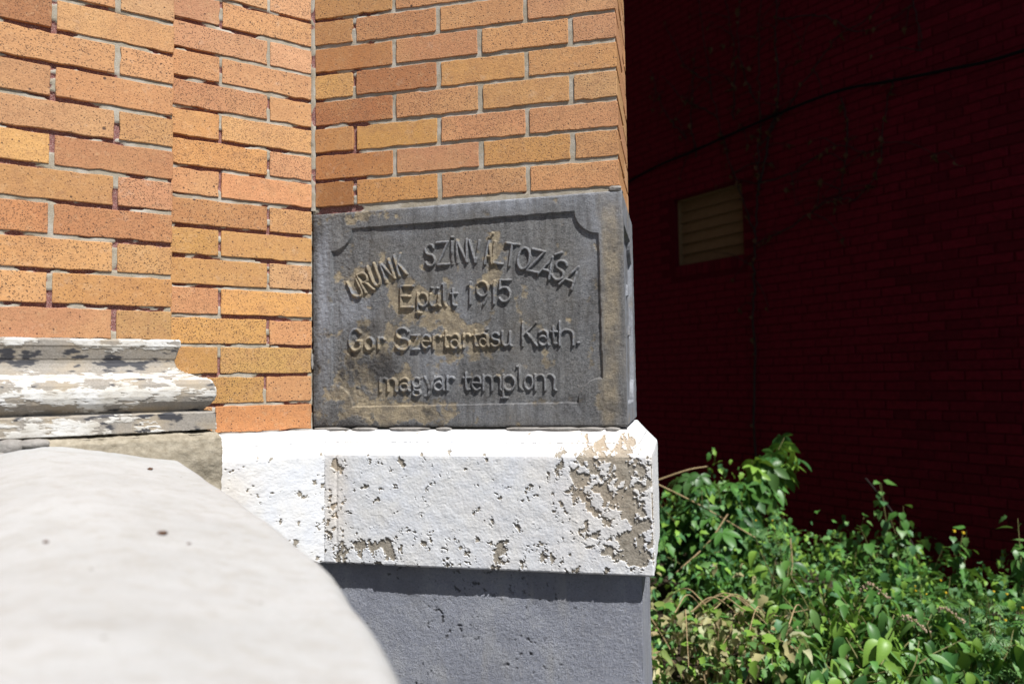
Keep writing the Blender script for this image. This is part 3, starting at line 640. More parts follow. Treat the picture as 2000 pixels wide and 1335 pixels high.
# --- raised letters (strokes in a unit box: x 0..1, y 0..1 from the foot to the top)
def arc(cx, cy, rx, ry, a0, a1, n=14):
    t = np.radians(np.linspace(a0, a1, n)); return [(cx + rx * math.cos(k), cy + ry * math.sin(k)) for k in t]
GL = {
 'U': [[(0, 1), (0, .32)] + arc(.5, .32, .5, .32, 180, 360) + [(1, 1)]],
 'R': [[(0, 0), (0, 1)], [(0, 1), (.5, 1)] + arc(.5, .76, .42, .24, 90, -90) + [(0, .52)], [(.42, .52), (1, 0)]],
 'N': [[(0, 0), (0, 1)], [(0, 1), (1, 0)], [(1, 0), (1, 1)]],
 'K': [[(0, 0), (0, 1)], [(0, .42), (.9, 1)], [(.28, .58), (1, 0)]],
 'S': [arc(.5, .76, .46, .24, 20, 270) + arc(.5, .26, .5, .26, 90, -160)],
 'Z': [[(0, 1), (1, 1), (0, 0), (1, 0)]],
 'Í': [[(.5, 0), (.5, 1)], [(.4, 1.20), (.75, 1.20)]],
 'V': [[(0, 1), (.5, 0), (1, 1)]],
 'Á': [[(0, 0), (.55, 1), (1, 0)], [(.2, .33), (.85, .33)], [(.65, 1.15), (1.05, 1.34)]],
 'A': [[(0, 0), (.6, 1), (1, 0)], [(.22, .33), (.85, .33)]],
 'L': [[(0, 1), (0, 0), (1, 0)]],
 'T': [[(0, 1), (1, 1)], [(.45, 1), (.45, 0)]],
 'O': [arc(.5, .5, .5, .5, 0, 360, 26)],
 'E': [[(1, 1), (0, 1), (0, 0), (1, 0)], [(0, .52), (.75, .52)]],
 'p': [[(0, 1), (0, -.5)], arc(.5, .5, .5, .5, 180, -180, 20), [(-.12, -.5), (.3, -.5)]],
 'ü': [[(0, 1), (0, .4)] + arc(.42, .4, .42, .4, 180, 340) + [(.85, 1), (.85, .1), (1, 0)], [(.12, 1.5), (.18, 1.48)], [(.72, 1.5), (.78, 1.48)]],
 'ú': [[(0, 1), (0, .4)] + arc(.42, .4, .42, .4, 180, 340) + [(.85, 1), (.85, .1), (1, 0)]],
 'l': [[(0, .97), (.45, 1), (.45, .15), (1, 0)]],
 't': [[(.35, 1), (.35, .2)] + arc(.65, .2, .3, .2, 180, 300, 6), [(0, .72), (.9, .72)]],
 '1': [[(0, .85), (.6, 1), (.6, 0)]],
 '9': [arc(.5, .68, .46, .32, 0, 360, 22), [(.96, .68), (.92, .35), (.62, 0)]],
 '5': [[(1, 1), (.15, 1), (.08, .56)] + arc(.48, .33, .5, .33, 120, -150)],
 'G': [arc(.5, .5, .5, .5, 40, 320, 22) + [(.92, .45), (.55, .45)]],
 'ö': [arc(.5, .45, .48, .45, 0, 360, 22)],
 'o': [arc(.5, .48, .5, .48, 0, 360, 22)],
 'r': [[(.1, 1), (.1, 0)], [(.1, .6)] + arc(.6, .6, .42, .36, 160, 40, 8)],
 'z': [[(0, 1), (.95, 1), (.1, 0), (1, 0)]],
 'e': [[(.05, .52), (.95, .52)] + arc(.5, .5, .47, .48, 0, 310, 18)],
 'a': [arc(.4, .3, .4, .3, 20, 340, 16), [(.02, .85)] + arc(.45, .68, .42, .32, 130, 10, 8) + [(.87, .15), (1, 0)]],
 'á': [arc(.4, .3, .4, .3, 20, 340, 16), [(.02, .85)] + arc(.45, .68, .42, .32, 130, 10, 8) + [(.87, .15), (1, 0)], [(.72, 1.28), (.86, 1.34)]],
 's': [arc(.5, .74, .44, .26, 20, 270, 10) + arc(.5, .25, .48, .25, 90, -160, 10)],
 'h': [[(0, 1), (0, 0)], [(0, .42)] + arc(.5, .42, .46, .24, 170, 0, 10) + [(.96, 0)]],
 '.': [[(.4, .3), (.6, .35)]],
 'm': [[(0, 1), (.02, 0)], [(.02, .6)] + arc(.26, .64, .24, .34, 160, 0, 8) + [(.5, 0)], [(.5, .6)] + arc(.74, .64, .24, .34, 160, 0, 8) + [(.96, .1), (1.04, 0)]],
 'g': [arc(.42, .62, .40, .36, 0, 360, 18), [(.75, .85), (1, 1)], [(.15, .28), (.2, .05), (.75, .0)] + arc(.45, -.22, .42, .2, 40, -220, 14)],
 'y': [[(0, 1), (.52, .05)], [(1, 1), (.35, -.42), (.05, -.45)]],
}
def letter(ch, bl, br, tl, k):
    bl, br, tl = map(np.array, (bl, br, tl)); ex, ey = br - bl, tl - bl
    segs = []
    for st in GL[ch]:
        Q = [bl + ex * x + ey * y for x, y in st]
        segs += list(zip(Q[:-1], Q[1:]))
    allp = np.array([p for sg in segs for p in sg]); lo, hi = allp.min(0) - .009, allp.max(0) + .009
    s = np.arange(lo[0], hi[0], .0011); z = np.arange(lo[1], hi[1], .0011); S, Z = np.meshgrid(s, z, indexing='ij')
    Sx = S + .0010 * fbm(S, Z, f=70, o=2, seed=81 + k); Zx = Z + .0010 * fbm(S, Z, f=70, o=2, seed=140 + k)
    D = np.full(S.shape, 9.)
    for a, b in segs:
        ab = b - a; t = np.clip(((Sx - a[0]) * ab[0] + (Zx - a[1]) * ab[1]) / (ab @ ab + 1e-12), 0, 1)
        D = np.minimum(D, np.hypot(Sx - a[0] - t * ab[0], Zx - a[1] - t * ab[1]))
    hw = .0034 if k < 18 else .0031
    h = sstep(hw + .0016, hw - .0024, D) * .0056
    wear = fbm(S, Z, f=26, o=3, seed=83); h *= np.clip(1.08 - 1.7 * np.maximum(wear - .10, 0), .34, 1.1)
    h = h + .0005 * fbm(S, Z, f=200, o=3, seed=84) * (h > .0004)
    keep = h > .00025
    y = -(.004 - recess(S, Z) + ero(S, Z) + h - .00035)
    tan, lig, soot = stone_masks(S, Z)
    if k < 5: tan = np.clip(tan + sstep(-.1, .2, fbm(S, Z, f=60, o=3, seed=85)), 0, 1); soot = soot * .5
    me = grid_mesh("letter", np.stack([S, y, Z + EYE], -1), keep, attrs={"tan": tan, "light": np.clip(lig + .4 * sstep(.0032, .0052, h), 0, 1), "soot": soot * .7})
    link("letter", me, MC, cs)
for k, (ch, bl, br, tl) in enumerate(LETTERS): letter(ch, bl, br, tl, k)

# --- church masonry above and behind what the picture shows
def prism(name, poly, z0, z1, mat, parent, off=(0, 0)):
    n = len(poly); V = [(x, y, z0) for x, y in poly] + [(x, y, z1) for x, y in poly]
    F = [tuple(range(n))[::-1], tuple(range(n, 2 * n))] + [(i, (i + 1) % n, n + (i + 1) % n, n + i) for i in range(n)]
    me = bpy.data.meshes.new(name); me.from_pydata(V, [], F); me.update(); return link(name, me, mat, parent)
def m_bricktex(name, a, b, mo, sc):
    q = NB(name, .75, .3); v = q.vec(False); sx = q.n("ShaderNodeSeparateXYZ"); q.l(v, sx.inputs[0]); cx = q.n("ShaderNodeCombineXYZ")
    q.l(q.math('ADD', q.math('MULTIPLY', sx.outputs[0], .8), q.math('MULTIPLY', sx.outputs[1], .55)), cx.inputs[0]); q.l(sx.outputs[2], cx.inputs[1])
    t = q.n("ShaderNodeTexBrick"); q.l(cx.outputs[0], t.inputs["Vector"]); t.inputs["Scale"].default_value = 1.0
    t.inputs["Brick Width"].default_value = .2115; t.inputs["Row Height"].default_value = H; t.inputs["Mortar Size"].default_value = .005
    t.inputs["Color1"].default_value = (*a, 1); t.inputs["Color2"].default_value = (*b, 1); t.inputs["Mortar"].default_value = (*mo, 1)
    q.bump(t.outputs["Fac"], -.004, .8); return q.base(t.outputs["Color"])
MBT = m_bricktex("buff_brick_courses", (.60, .30, .11), (.45, .21, .08), (.40, .36, .30), 1)
back = tR * SC_ + nR * .36; far = back + np.array([-.53, .85]) * 13.0
outl = [tuple(tL * -6 - nL * PO), tuple(tL * SE - nL * PO), tuple(tL * SE), (0, 0), tuple(tR * SC_), tuple(back), tuple(far), (far[0] - 8, far[1] - 4)]
prism("upper_wall", outl, 2.752, 20, MBT, church)  # unseen; made this tall and long to block sky light over the alley
i_ = .03
inl = [tuple(tL * -6 - nL * (PO - i_)), tuple(tL * (SE - i_) - nL * (PO - i_)), tuple(tL * (SE - i_) + nL * i_), tuple((nL + nR) * i_ * .6 + np.array([0, .0])), tuple(tR * (SC_ - i_) + nR * i_), tuple(back - tR * i_ - nR * .01), tuple(far - np.array([.03, 0])), (far[0] - 8, far[1] - 4)]
prism("masonry_core", inl, -.01, 2.76, MRUB, church)
# ------------------------------------------------------------------ dark red building across the alley
RA = math.radians(34.6); RD = 5.126
nw = np.array([math.cos(RA), math.sin(RA)]); dw = np.array([math.sin(RA), -math.cos(RA)])     # into the wall / along it to the right
RX, RY = nw * RD
RROT = math.atan2(dw[1], dw[0])
red = empty("red_building", (RX, RY, 0), "dark red painted brick building in deep shade across the alley", "building")
VS0, VS1, VZ0, VZ1 = -4.715, -3.938, 1.044 + EYE, 1.672 + EYE
mr = rotz(RROT)
def slab(x0, x1, y0, y1, z0, z1):
    V = [(x0, y0, z0), (x1, y0, z0), (x1, y1, z0), (x0, y1, z0), (x0, y0, z1), (x1, y0, z1), (x1, y1, z1), (x0, y1, z1)]
    return np.array(V), np.array([(0, 3, 2, 1), (4, 5, 6, 7), (0, 1, 5, 4), (1, 2, 6, 5), (2, 3, 7, 6), (3, 0, 4, 7)])
V, F = join_np([slab(-9, VS0, .005, .3, 0, 6.2), slab(VS1, 3.4, .005, .3, 0, 6.2), slab(VS0, VS1, .005, .3, 0, VZ0 - .004), slab(VS0, VS1, .005, .3, VZ1, 6.2)])
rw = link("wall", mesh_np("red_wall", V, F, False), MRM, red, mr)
def rb_mesh(seed):
    r = np.random.default_rng(seed); w, h, t = .1005, .0287, .0035; V = []
    for (y, q) in ((.03, 0), (.0025, 0), (0, t)):
        for sx, sz in ((-1, -1), (0, -1), (1, -1), (1, 1), (0, 1), (-1, 1)):
            V.append((sx * (w - q) + r.normal() * .0014, y + (r.normal() * .0012 if y < .02 else 0), sz * (h - q) + r.normal() * .0013))
    F = []
    for k in (0, 1):
        for i in range(6):
            j = (i + 1) % 6; F.append((6 * k + i, 6 * k + j, 6 * k + 6 + j, 6 * k + 6 + i))
    F += [(12, 13, 16, 17), (13, 14, 15, 16)]
    return np.array(V), np.array(F)
RBV = [rb_mesh(k) for k in range(5)]
RBM = [mesh_np("red_brick", v, f, False) for v, f in RBV]
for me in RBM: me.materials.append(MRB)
cand = []
rr = random.Random(5)
def cproj(s, z):
    p = np.array([RX + dw[0] * s, RY + dw[1] * s, z - EYE]); d = p @ np.array(cF)
    return 1000 + 1422.4 * (p @ np.array(cR)) / d, 667.5 - 1422.4 * (p @ np.array(cU)) / d, d
for k in range(0, 80):
    z = .035 + k * H
    if k % 6 == 5:      # header course
        xs = np.arange(-8.6, 1.1, .108); hw = .5
    else:
        xs = np.arange(-8.6 + (.106 if k % 2 else 0), 1.1, .212); hw = 1
    for x in xs:
        x = x + rr.uniform(-.004, .004); half = .1 * hw
        if x + half > VS0 - .004 and x - half < VS1 + .004 and z + .03 > VZ0 - .118 and z - .03 < VZ1 + .004: continue
        u, v, d = cproj(x, z); vis = -20 < u - 1225 < 800 and -20 < v < 1200
        cand.append((d if vis else 1e3 + d, x, z, hw))
for j in range(12):     # soldier course under the vent
    cand.append((0.5, VS0 + .036 + j * .0645, VZ0 - .058, -1))
cand.sort()
mass = []
for n, (d, x, z, hw) in enumerate(cand):
    vi = rr.randrange(5); ty = rr.uniform(-.0035, .0015)
    if hw < 0: sc = Matrix.Rotation(math.pi / 2, 4, 'Y') @ Matrix.Diagonal((.49, 1, .98, 1))
    else: sc = Matrix.Diagonal((.49 if hw < 1 else 1, 1, 1, 1))
    M = Matrix.Translation((x, ty, z)) @ Matrix.Rotation(rr.uniform(-.012, .012), 4, 'Z') @ Matrix.Rotation(rr.uniform(-.006, .006), 4, 'Y') @ sc
    if n < 296: link("brick", RBM[vi], None, rw, M)
    else:
        v, f = RBV[vi]; A = np.array(M); mass.append((v @ A[:3, :3].T + A[:3, 3], f))
V, F = join_np(mass)
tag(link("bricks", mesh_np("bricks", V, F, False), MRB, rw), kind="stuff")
# louvred vent
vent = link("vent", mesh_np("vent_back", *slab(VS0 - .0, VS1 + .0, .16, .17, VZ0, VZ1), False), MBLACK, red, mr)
vent["label"] = "cream louvred vent set into the red brick wall"
fr = join_np([slab(VS0 + .001, VS0 + .012, .055, .159, VZ0 + .001, VZ1 - .001), slab(VS1 - .012, VS1 - .001, .055, .159, VZ0 + .001, VZ1 - .001), slab(VS0 + .012, VS1 - .012, .055, .159, VZ1 - .012, VZ1 - .001), slab(VS0 + .012, VS1 - .012, .055, .159, VZ0 + .001, VZ0 + .012)])
link("frame", mesh_np("vent_frame", *fr, False), MCREAM, vent)
nsl = 6; ph = (VZ1 - VZ0 - .024) / nsl
for k in range(nsl):
    zc = VZ0 + .012 + ph * (k + .5); V, F = slab(-(VS1 - VS0) / 2 + .014, (VS1 - VS0) / 2 - .014, -.004, .004, -ph * .535, ph * .535)
    link("slat", mesh_np("vent_slat", V, F, False), MCREAM, vent, Matrix.Translation(((VS0 + VS1) / 2, .10, zc)) @ Matrix.Rotation(math.radians(-13), 4, 'X'))
MRT = m_bricktex("red_brick_courses", (.085, .006, .011), (.06, .005, .009), (.03, .003, .005), 1)
def rbox(name, x0, x1, y0, y1, z0, z1, mat): return link(name, mesh_np(name, *slab(x0, x1, y0, y1, z0, z1), False), mat, red, mr)
rbox("upper_storey", -9, 3.4, .0, .3, 6.2, 16.0, MRT); rbox("rear_wall", -16, -9, 0, .3, 0, 16, MRT); rbox("roof", -16, 3.4, .301, 6, 15.6, 15.9, MBLACK)  # unseen upper storey, its height raised to dim sky light in the alley
rbox("side_wall", 3.4, 3.7, 0, 6, 0, 16, MRT); rbox("added_end_wall", -16.3, -16, -6, .3, 0, 16, MRT)  # the end wall is unseen, added to close the alley and darken it

def rpt(s, z, off=.03):    # a point near the face of the red wall, world
    p = nw * (RD - off) + dw * s; return (p[0], p[1], z + EYE)
# ------------------------------------------------------------------ cable and climbing vine on the red wall
cab = spline([rpt(-7, 1.6, .02), rpt(-5.22, 1.99, .02), rpt(-4.4, 2.06, .03), rpt(-3.65, 2.11, .04), rpt(-3.02, 2.125, .05), rpt(-2.6, 2.06, .05), rpt(-2.26, 2.01, .05), rpt(-1.81, 1.965, .05), rpt(-.6, 2.0, .03), rpt(.9, 2.1, .02)], 8)
V, F = tube_np(cab, .011, 8)
tag(link("cable", mesh_np("cable", V, F), MBLACK), "black cable sagging along the dark red brick wall above the vent", "cable")
vine = empty("dead_vine", rpt(-3.83, -1.3, .03), "bare dead climbing vine with brown leaves on the red wall beside the vent", "vine")
vo = np.array(vine.location)
def crease_leaf(kind, seed):
    return None
stems = [[(-3.86, -1.3), (-3.85, .2), (-3.833, .75), (-3.80, 1.09), (-3.76, 1.5), (-3.729, 1.85), (-3.70, 2.3), (-3.71, 2.62), (-3.66, 3.2), (-3.6, 4.2)],
         [(-3.76, 1.5), (-3.63, 1.95), (-3.53, 2.31), (-3.54, 2.7), (-3.52, 3.07), (-3.5, 4.0)], [(-3.79, 1.2), (-4.0, 1.75), (-4.15, 2.3), (-4.25, 2.9), (-4.35, 3.9)],
         [(-3.75, 1.6), (-3.4, 1.62), (-3.05, 1.72), (-2.85, 1.63), (-2.70, 1.58)], [(-3.72, 1.9), (-3.3, 2.3), (-3.0, 2.55), (-2.75, 2.6), (-2.5, 2.8)], [(-3.8, 1.1), (-3.5, 1.18), (-3.1, 1.32), (-2.9, 1.30), (-2.72, 1.5), (-2.68, 1.85), (-2.6, 2.1)],
         [(-3.0, 2.1), (-2.95, 1.8), (-3.02, 1.45), (-3.1, 1.25)], [(-3.5, 2.9), (-3.1, 2.75), (-2.8, 2.5), (-2.45, 2.55)], [(-2.5, 3.2), (-2.45, 2.6), (-2.4, 2.2)], [(-4.15, 2.3), (-4.5, 2.55), (-4.8, 2.9)], [(-4.4, 2.0), (-4.45, 2.4), (-4.38, 3.0)], [(-4.2, 2.6), (-4.5, 2.9), (-4.75, 3.4)], [(-4.5, 2.2), (-4.75, 2.5), (-4.95, 3.0)], [(-4.0, 2.2), (-3.95, 2.7), (-4.02, 3.3)], [(-3.75, 2.3), (-3.9, 2.8), (-3.85, 3.4)]]
rv = random.Random(9); vpts = []
for i, st in enumerate(stems):
    P = spline([np.array(rpt(s, z, .02 + .012 * rv.random())) - vo for s, z in st], 7); P += np.random.default_rng(i).normal(size=P.shape) * .008
    V, F = tube_np(P, np.linspace(.010 if i < 2 else .006, .003, len(P)), 5); link("stem", mesh_np("vine_stem", V, F), MBARK, vine)
    vpts += [tuple(p) for p in P[2:]]
for i in range(70):        # short side twigs
    p = np.array(vpts[rv.randrange(len(vpts))]); e = p + np.r_[dw * rv.uniform(-.45, .4), rv.uniform(-.3, .2)]; V, F = tube_np(spline([p, (p + e) / 2 + np.r_[0, 0, .04], e], 4), np.linspace(.004, .002, 9), 4)
    link("stem", mesh_np("vine_twig", V, F), MBARK, vine); vpts += [tuple(e)] * 3

# ------------------------------------------------------------------ leaves
def leaf_np(outline, fold=.25, droop=.3, seg=None):
    """outline: half widths along the length; returns a folded, drooping leaf, base at origin, tip +Y, length 1"""
    n = len(outline); V, F = [], []
    for i, wd in enumerate(outline):
        t = i / (n - 1); y = math.sin(t * (1 - .15 * droop)) / math.sin(1 - .15 * droop + 1e-6) if False else t
        zc = -droop * t * t; V += [(-wd, y, zc + fold * wd), (0, y, zc), (wd, y, zc + fold * wd)]
    for i in range(n - 1):
        a = 3 * i; F += [(a, a + 1, a + 4, a + 3), (a + 1, a + 2, a + 5, a + 4)]
    return np.array(V, float), np.array(F)
OV = [.02, .20, .27, .28, .25, .18, .09, .0]          # ovate, pointed
LA = [.015, .11, .165, .185, .17, .125, .06, .0]      # long
def heart():
    V, F = leaf_np([.0, .33, .40, .37, .28, .16, .07, .0], .18, .3); V[0:3, 1] = 0; V[3, 1] -= .20; V[5, 1] -= .20; V[3, 0] *= .8; V[5, 0] *= .8; return V, F
def rotz_np(V, a): c, s = math.cos(a), math.sin(a); return np.c_[V[:, 0] * c - V[:, 1] * s, V[:, 0] * s + V[:, 1] * c, V[:, 2]]
def palmate(seed):
    r = random.Random(seed); P = []
    for a, l in ((-1.9, .62), (-.95, .85), (0, 1.0), (.95, .85), (1.9, .62)):
        V, F = leaf_np([.012, .10, .19, .225, .20, .13, .0], .35, .35); V = V * l * r.uniform(.9, 1.1); P.append((rotz_np(V, a + r.uniform(-.12, .12)), F))
    return join_np(P)
def ferny(seed):
    r = random.Random(seed); P = []
    V, F = leaf_np([.008, .03, .05, .09, .05, .0], .2, .2); P.append((V, F))
    for k in range(4):
        for sgn in (-1, 1):
            V, F = leaf_np([.01, .07, .13, .09, .0], .3, .3); V = rotz_np(V * (.52 - .08 * k) * r.uniform(.85, 1.15), sgn * r.uniform(.8, 1.1)); V[:, 1] += .12 + .2 * k; P.append((V, F))
    return join_np(P)
def pinnate(seed):
    r = random.Random(seed); P = []
    for k in range(3):
        for sgn in (-1, 1):
            V, F = leaf_np([.01, .09, .13, .12, .07, .0], .3, .35); V = rotz_np(V * .55 * r.uniform(.9, 1.1), sgn * 1.0); V[:, 1] += .12 + .25 * k; P.append((V, F))
    V, F = leaf_np([.01, .1, .14, .12, .07, .0], .3, .3); V = V * .55; V[:, 1] += .62; P.append((V, F))
    P.append((np.array([(-.008, 0, 0), (.008, 0, 0), (.006, .7, -.01), (-.006, .7, -.01)]), np.array([(0, 1, 2, 3)])))
    return join_np(P)
def crumple(seed):
    r = np.random.default_rng(seed); V, F = leaf_np(OV, .9 * r.uniform(.4, 1.3), r.uniform(.3, 1.0)); V = V + r.normal(size=V.shape) * .045; return V, F
def lobed():
    V, F = leaf_np([.05, .34, .22, .40, .20, .22, .07, .0], .15, .3); return V, F
def mk(name, VF, mat):
    me = mesh_np(name, VF[0], VF[1], True); me.materials.append(mat); return me
LM = {'oval': [mk("oval_leaf", leaf_np([w * k for w in OV], f, d), MLEAF) for k, f, d in ((1, .25, .3), (1.1, .45, .55), (.9, .15, .15), (1, .6, .8))],
      'long': [mk("long_leaf", leaf_np([w * k for w in LA], f, d), MLEAF) for k, f, d in ((1.15, .35, .35), (1.2, .5, .6), (1.3, .25, .9))],
      'heart': [mk("heart_leaf", heart(), MLEAF)] + [mk("lobed_leaf", lobed(), MLEAF)],
      'palm': [mk("palmate_leaf", palmate(k), MLEAF) for k in range(3)], 'fern': [mk("ferny_leaf", ferny(k), MLEAF) for k in range(2)],
      'pinn': [mk("pinnate_leaf", pinnate(k), MLEAF) for k in range(2)], 'dry': [mk("dried_leaf", crumple(k), MDRY) for k in range(5)],
      'brown': [mk("brown_leaf", crumple(20 + k), MDRYD) for k in range(3)]}
for i in range(260):
    p = np.array(vpts[rv.randrange(len(vpts))]) + np.array([-nw[0], -nw[1], 0]) * rv.uniform(.005, .03)
    R = Matrix.Rotation(rv.uniform(0, 6.28), 3, 'Z') @ Matrix.Rotation(rv.uniform(-2.4, -1.0), 3, 'X'); sc = rv.uniform(.035, .065)
    o = link("leaf", LM['brown'][rv.randrange(3)], None, vine); o.matrix_basis = Matrix.Translation(p) @ R.to_4x4() @ Matrix.Scale(sc, 4)

# ------------------------------------------------------------------ foreground coping stone
def coping():
    edge = [(-.640, 1.432, -.150), (-.620, 1.400, -.150), (-.404, 1.08, -.163), (-.30, .925, -.172), (-.188, .76, -.186), (-.146, .67, -.190), (-.115, .603, -.190), (-.088, .532, -.190), (-.064, .463, -.190), (-.040, .39, -.19), (-.016, .30, -.19), (-.01, .20, -.19)]
    E = spline(edge, 12); n = len(E)
    w = np.linspace(0, 1, 70); Wd = .50
    c = np.r_[-Wd + 0 * w[:1], -Wd + Wd * w[1:]]         # cross coordinate, 0 at the right edge, negative to the left
    ap = -.235
    C_ = np.broadcast_to(c[None, :], (n, len(c)))
    crest = .050 * np.clip(1 - np.abs((C_ - ap) / .235), 0, 1) ** 1.12
    crest = crest - .006 * np.exp(-((C_ - ap) / .03) ** 2) - .016 * np.clip((C_ + .022) / .022, 0, 1) ** 2.4
    X = E[:, None, 0] + tL[0] * C_; Y = E[:, None, 1] + tL[1] * C_
    Z = E[:, None, 2] + crest + EYE
    Z = Z + .0035 * fbm(X, Y, f=7, o=3, seed=91) + .0014 * fbm(X, Y, f=30, o=4, seed=92) + .0006 * fbm(X, Y, f=120, o=3, seed=93)
    # right flank down to the ground
    fl = np.array([.004, .012, .03, .07, .15, .4, .8, 1.24]); q = []
    for k, f_ in enumerate(fl):
        q.append(np.stack([X[:, -1] + tL[0] * .002 * min(k, 2), Y[:, -1] + tL[1] * .002 * min(k, 2), Z[:, -1] - f_], -1))
    ql = np.stack([X[:, 0], Y[:, 0], np.full(n, .0)], -1)
    P = np.concatenate([ql[:, None], np.stack([X, Y, Z], -1), np.stack(q, 1)], 1)
    r0 = P[:1].copy(); r0[..., 2] = np.minimum(r0[..., 2], .0); r1 = P[-1:].copy(); r1[..., 2] = 0
    P = np.concatenate([r0, P, r1], 0)
    org = np.array([-.45, .95, 0]); P = P - org
    o = link("coping_stone", grid_mesh("coping_stone", P), MCOP); o.location = org
    tag(o, "big pale limestone coping stone of a stair wall, out of focus in front", "stone")
coping()
def pebble(x, y, z, sc, seed, label, mat):
    th = np.linspace(0, math.pi, 9); ph_ = np.linspace(0, 2 * math.pi, 13); T, Q = np.meshgrid(th, ph_, indexing='ij')
    D_ = np.stack([np.sin(T) * np.cos(Q), np.sin(T) * np.sin(Q), np.cos(T)], -1); r = 1 + .5 * fbm(D_[..., 0], D_[..., 1], D_[..., 2], f=1.5, o=3, seed=seed)
    o = link("pebble", grid_mesh("pebble", D_ * r[..., None] * np.array(sc)), mat); o.location = (x, y, z); tag(o, label, "pebble", "bits of grit lying on the coping stone")

from mathutils.bvhtree import BVHTree
bpy.context.view_layer.update()
_cop = bpy.data.objects["coping_stone"]; _bv = BVHTree.FromObject(_cop, bpy.context.evaluated_depsgraph_get())
def on_coping(x, y):
    h = _bv.ray_cast(Vector((x, y, 3)) - _cop.location, Vector((0, 0, -1))); return h[0].z + _cop.location.z
for k, (x, y, sc, lb) in enumerate([(-.355, .742, (.0052, .0035, .0026), "largest dark grain of grit on the pale coping stone"), (-.425, .668, (.0026, .002, .0013), "small grey grain of grit near the left edge of the picture on the coping stone"),
                                    (-.322, .728, (.0020, .0015, .001), "tiny dark grain of grit right of the largest one on the coping stone"), (-.60, 1.21, (.0042, .0030, .0026), "reddish crumb at the back edge of the coping stone below the beige rock")]):
    pebble(x, y, on_coping(x, y) + sc[2] * .6, sc, 120 + k, lb, MIRON)
# ------------------------------------------------------------------ plants in the alley
G = {'mid': (.078, .205, .042), 'deep': (.038, .120, .032), 'blue': (.062, .165, .064), 'lime': (.185, .33, .05), 'pale': (.13, .26, .08),
     'straw': (.42, .38, .19), 'tan': (.38, .29, .16), 'ivory': (.46, .46, .27), 'olive': (.20, .26, .07)}
RP = random.Random(21)
def plant(name, label, cat, loc, group=None): return empty(name, loc, label, cat, group)
def add_leaf(root, kind, p, yaw, pitch, roll, size, col, k=None):
    ms = LM[kind]; o = bpy.data.objects.new("leaf", ms[RP.randrange(len(ms)) if k is None else k]); COL.objects.link(o); o.parent = root
    M = Matrix.Rotation(yaw, 3, 'Z') @ Matrix.Rotation(pitch, 3, 'X') @ Matrix.Rotation(roll, 3, 'Y')
    o.matrix_basis = Matrix.Translation(p) @ M.to_4x4() @ Matrix.Scale(size, 4)
    c = G[RP.choice(col)]; j = RP.uniform(.8, 1.2); o.color = (c[0] * j, c[1] * j, c[2] * j, 1); return o
def add_stem(root, pts, r0, r1, mat=None, n=6):
    P = spline(pts, n); V, F = tube_np(P, np.linspace(r0, r1, len(P)), 5); link("stem", mesh_np("stem", V, F), mat or MSTEM, root); return P
def leafy_stem(root, base, tip, sag, kind, size, n, col, r0=.006, mat=None, spread=.05, start=.25, pitch=(-1.3, .0)):
    base, tip = np.array(base, float), np.array(tip, float); midp = (base + tip) / 2 + np.array([RP.uniform(-.05, .05), RP.uniform(-.05, .05), sag])
    P = add_stem(root, [base, midp, tip], r0, r0 * .35, mat)
    for i in range(n):
        t = start + (1 - start) * (i + RP.random() * .5) / max(1, n - 1); p = P[min(len(P) - 1, int(t * (len(P) - 1)))]; yaw = RP.uniform(0, 6.283)
        if RP.random() < .55: yaw = math.atan2(-(tip - base)[0], (tip - base)[1]) + RP.choice((-1, 1)) * RP.uniform(.5, 1.4)
        off = np.array([-math.sin(yaw), math.cos(yaw), .1]) * RP.uniform(.2, 1) * spread; q = p + off
        V, F = tube_np([p, (p + q) / 2 + np.array([0, 0, .01]), q], .0016, 3); pet.append((V + np.array(root.location), F)) if False else None
        add_leaf(root, kind, q, yaw, RP.uniform(*pitch), RP.uniform(-.5, .5), size * RP.uniform(.65, 1.2), col)
    return P
def gp(px, Y, z=0.0):   # ground-plan position from a bearing (slope of the sight line) and depth
    return np.array([px * Y, Y, z])

# 1 tall creeper mound by the church wall
cr = plant("virginia_creeper", "tallest dark green creeper mound with five-fingered leaves beside the white plinth", "creeper", (1.25, 4.55, 0))
for i in range(40):
    a = RP.uniform(0, 6.28); r = RP.uniform(.0, .22); b = (r * math.cos(a), r * math.sin(a), .02); h = RP.uniform(.45, .93); R_ = RP.uniform(.05, .42)
    tip = (R_ * math.cos(a) * 1.15 - .08 * h, R_ * math.sin(a) * .8 - .06, h * (1.05 - .6 * R_))
    leafy_stem(cr, b, tip, .08, 'palm' if i % 4 else 'pinn', .15, 7, ['deep', 'blue', 'deep', 'mid'], .005, spread=.06, start=.35)
for tip in ((.47, .10, 1.06), (.40, .0, .98), (.52, .15, .92), (.33, -.05, .97), (.22, -.02, .93)): leafy_stem(cr, (.2, 0, .4), tip, .05, 'palm', .14, 8, ['mid', 'deep', 'lime'], .005, spread=.07, start=.5)
for pts in ([(-.62, -.15, .93), (-.40, -.15, .82), (-.16, -.22, .70), (.14, -.28, .52)], [(-.42, -.15, .83), (-.22, -.18, .90), (-.10, -.18, .92)], [(-.02, -.3, .66), (-.16, -.35, .50), (-.36, -.42, .36)], [(.28, -.45, .55), (.25, -.5, .34), (.02, -.6, .12)]):
    add_stem(cr, pts, .0045, .0035, MTWIG)
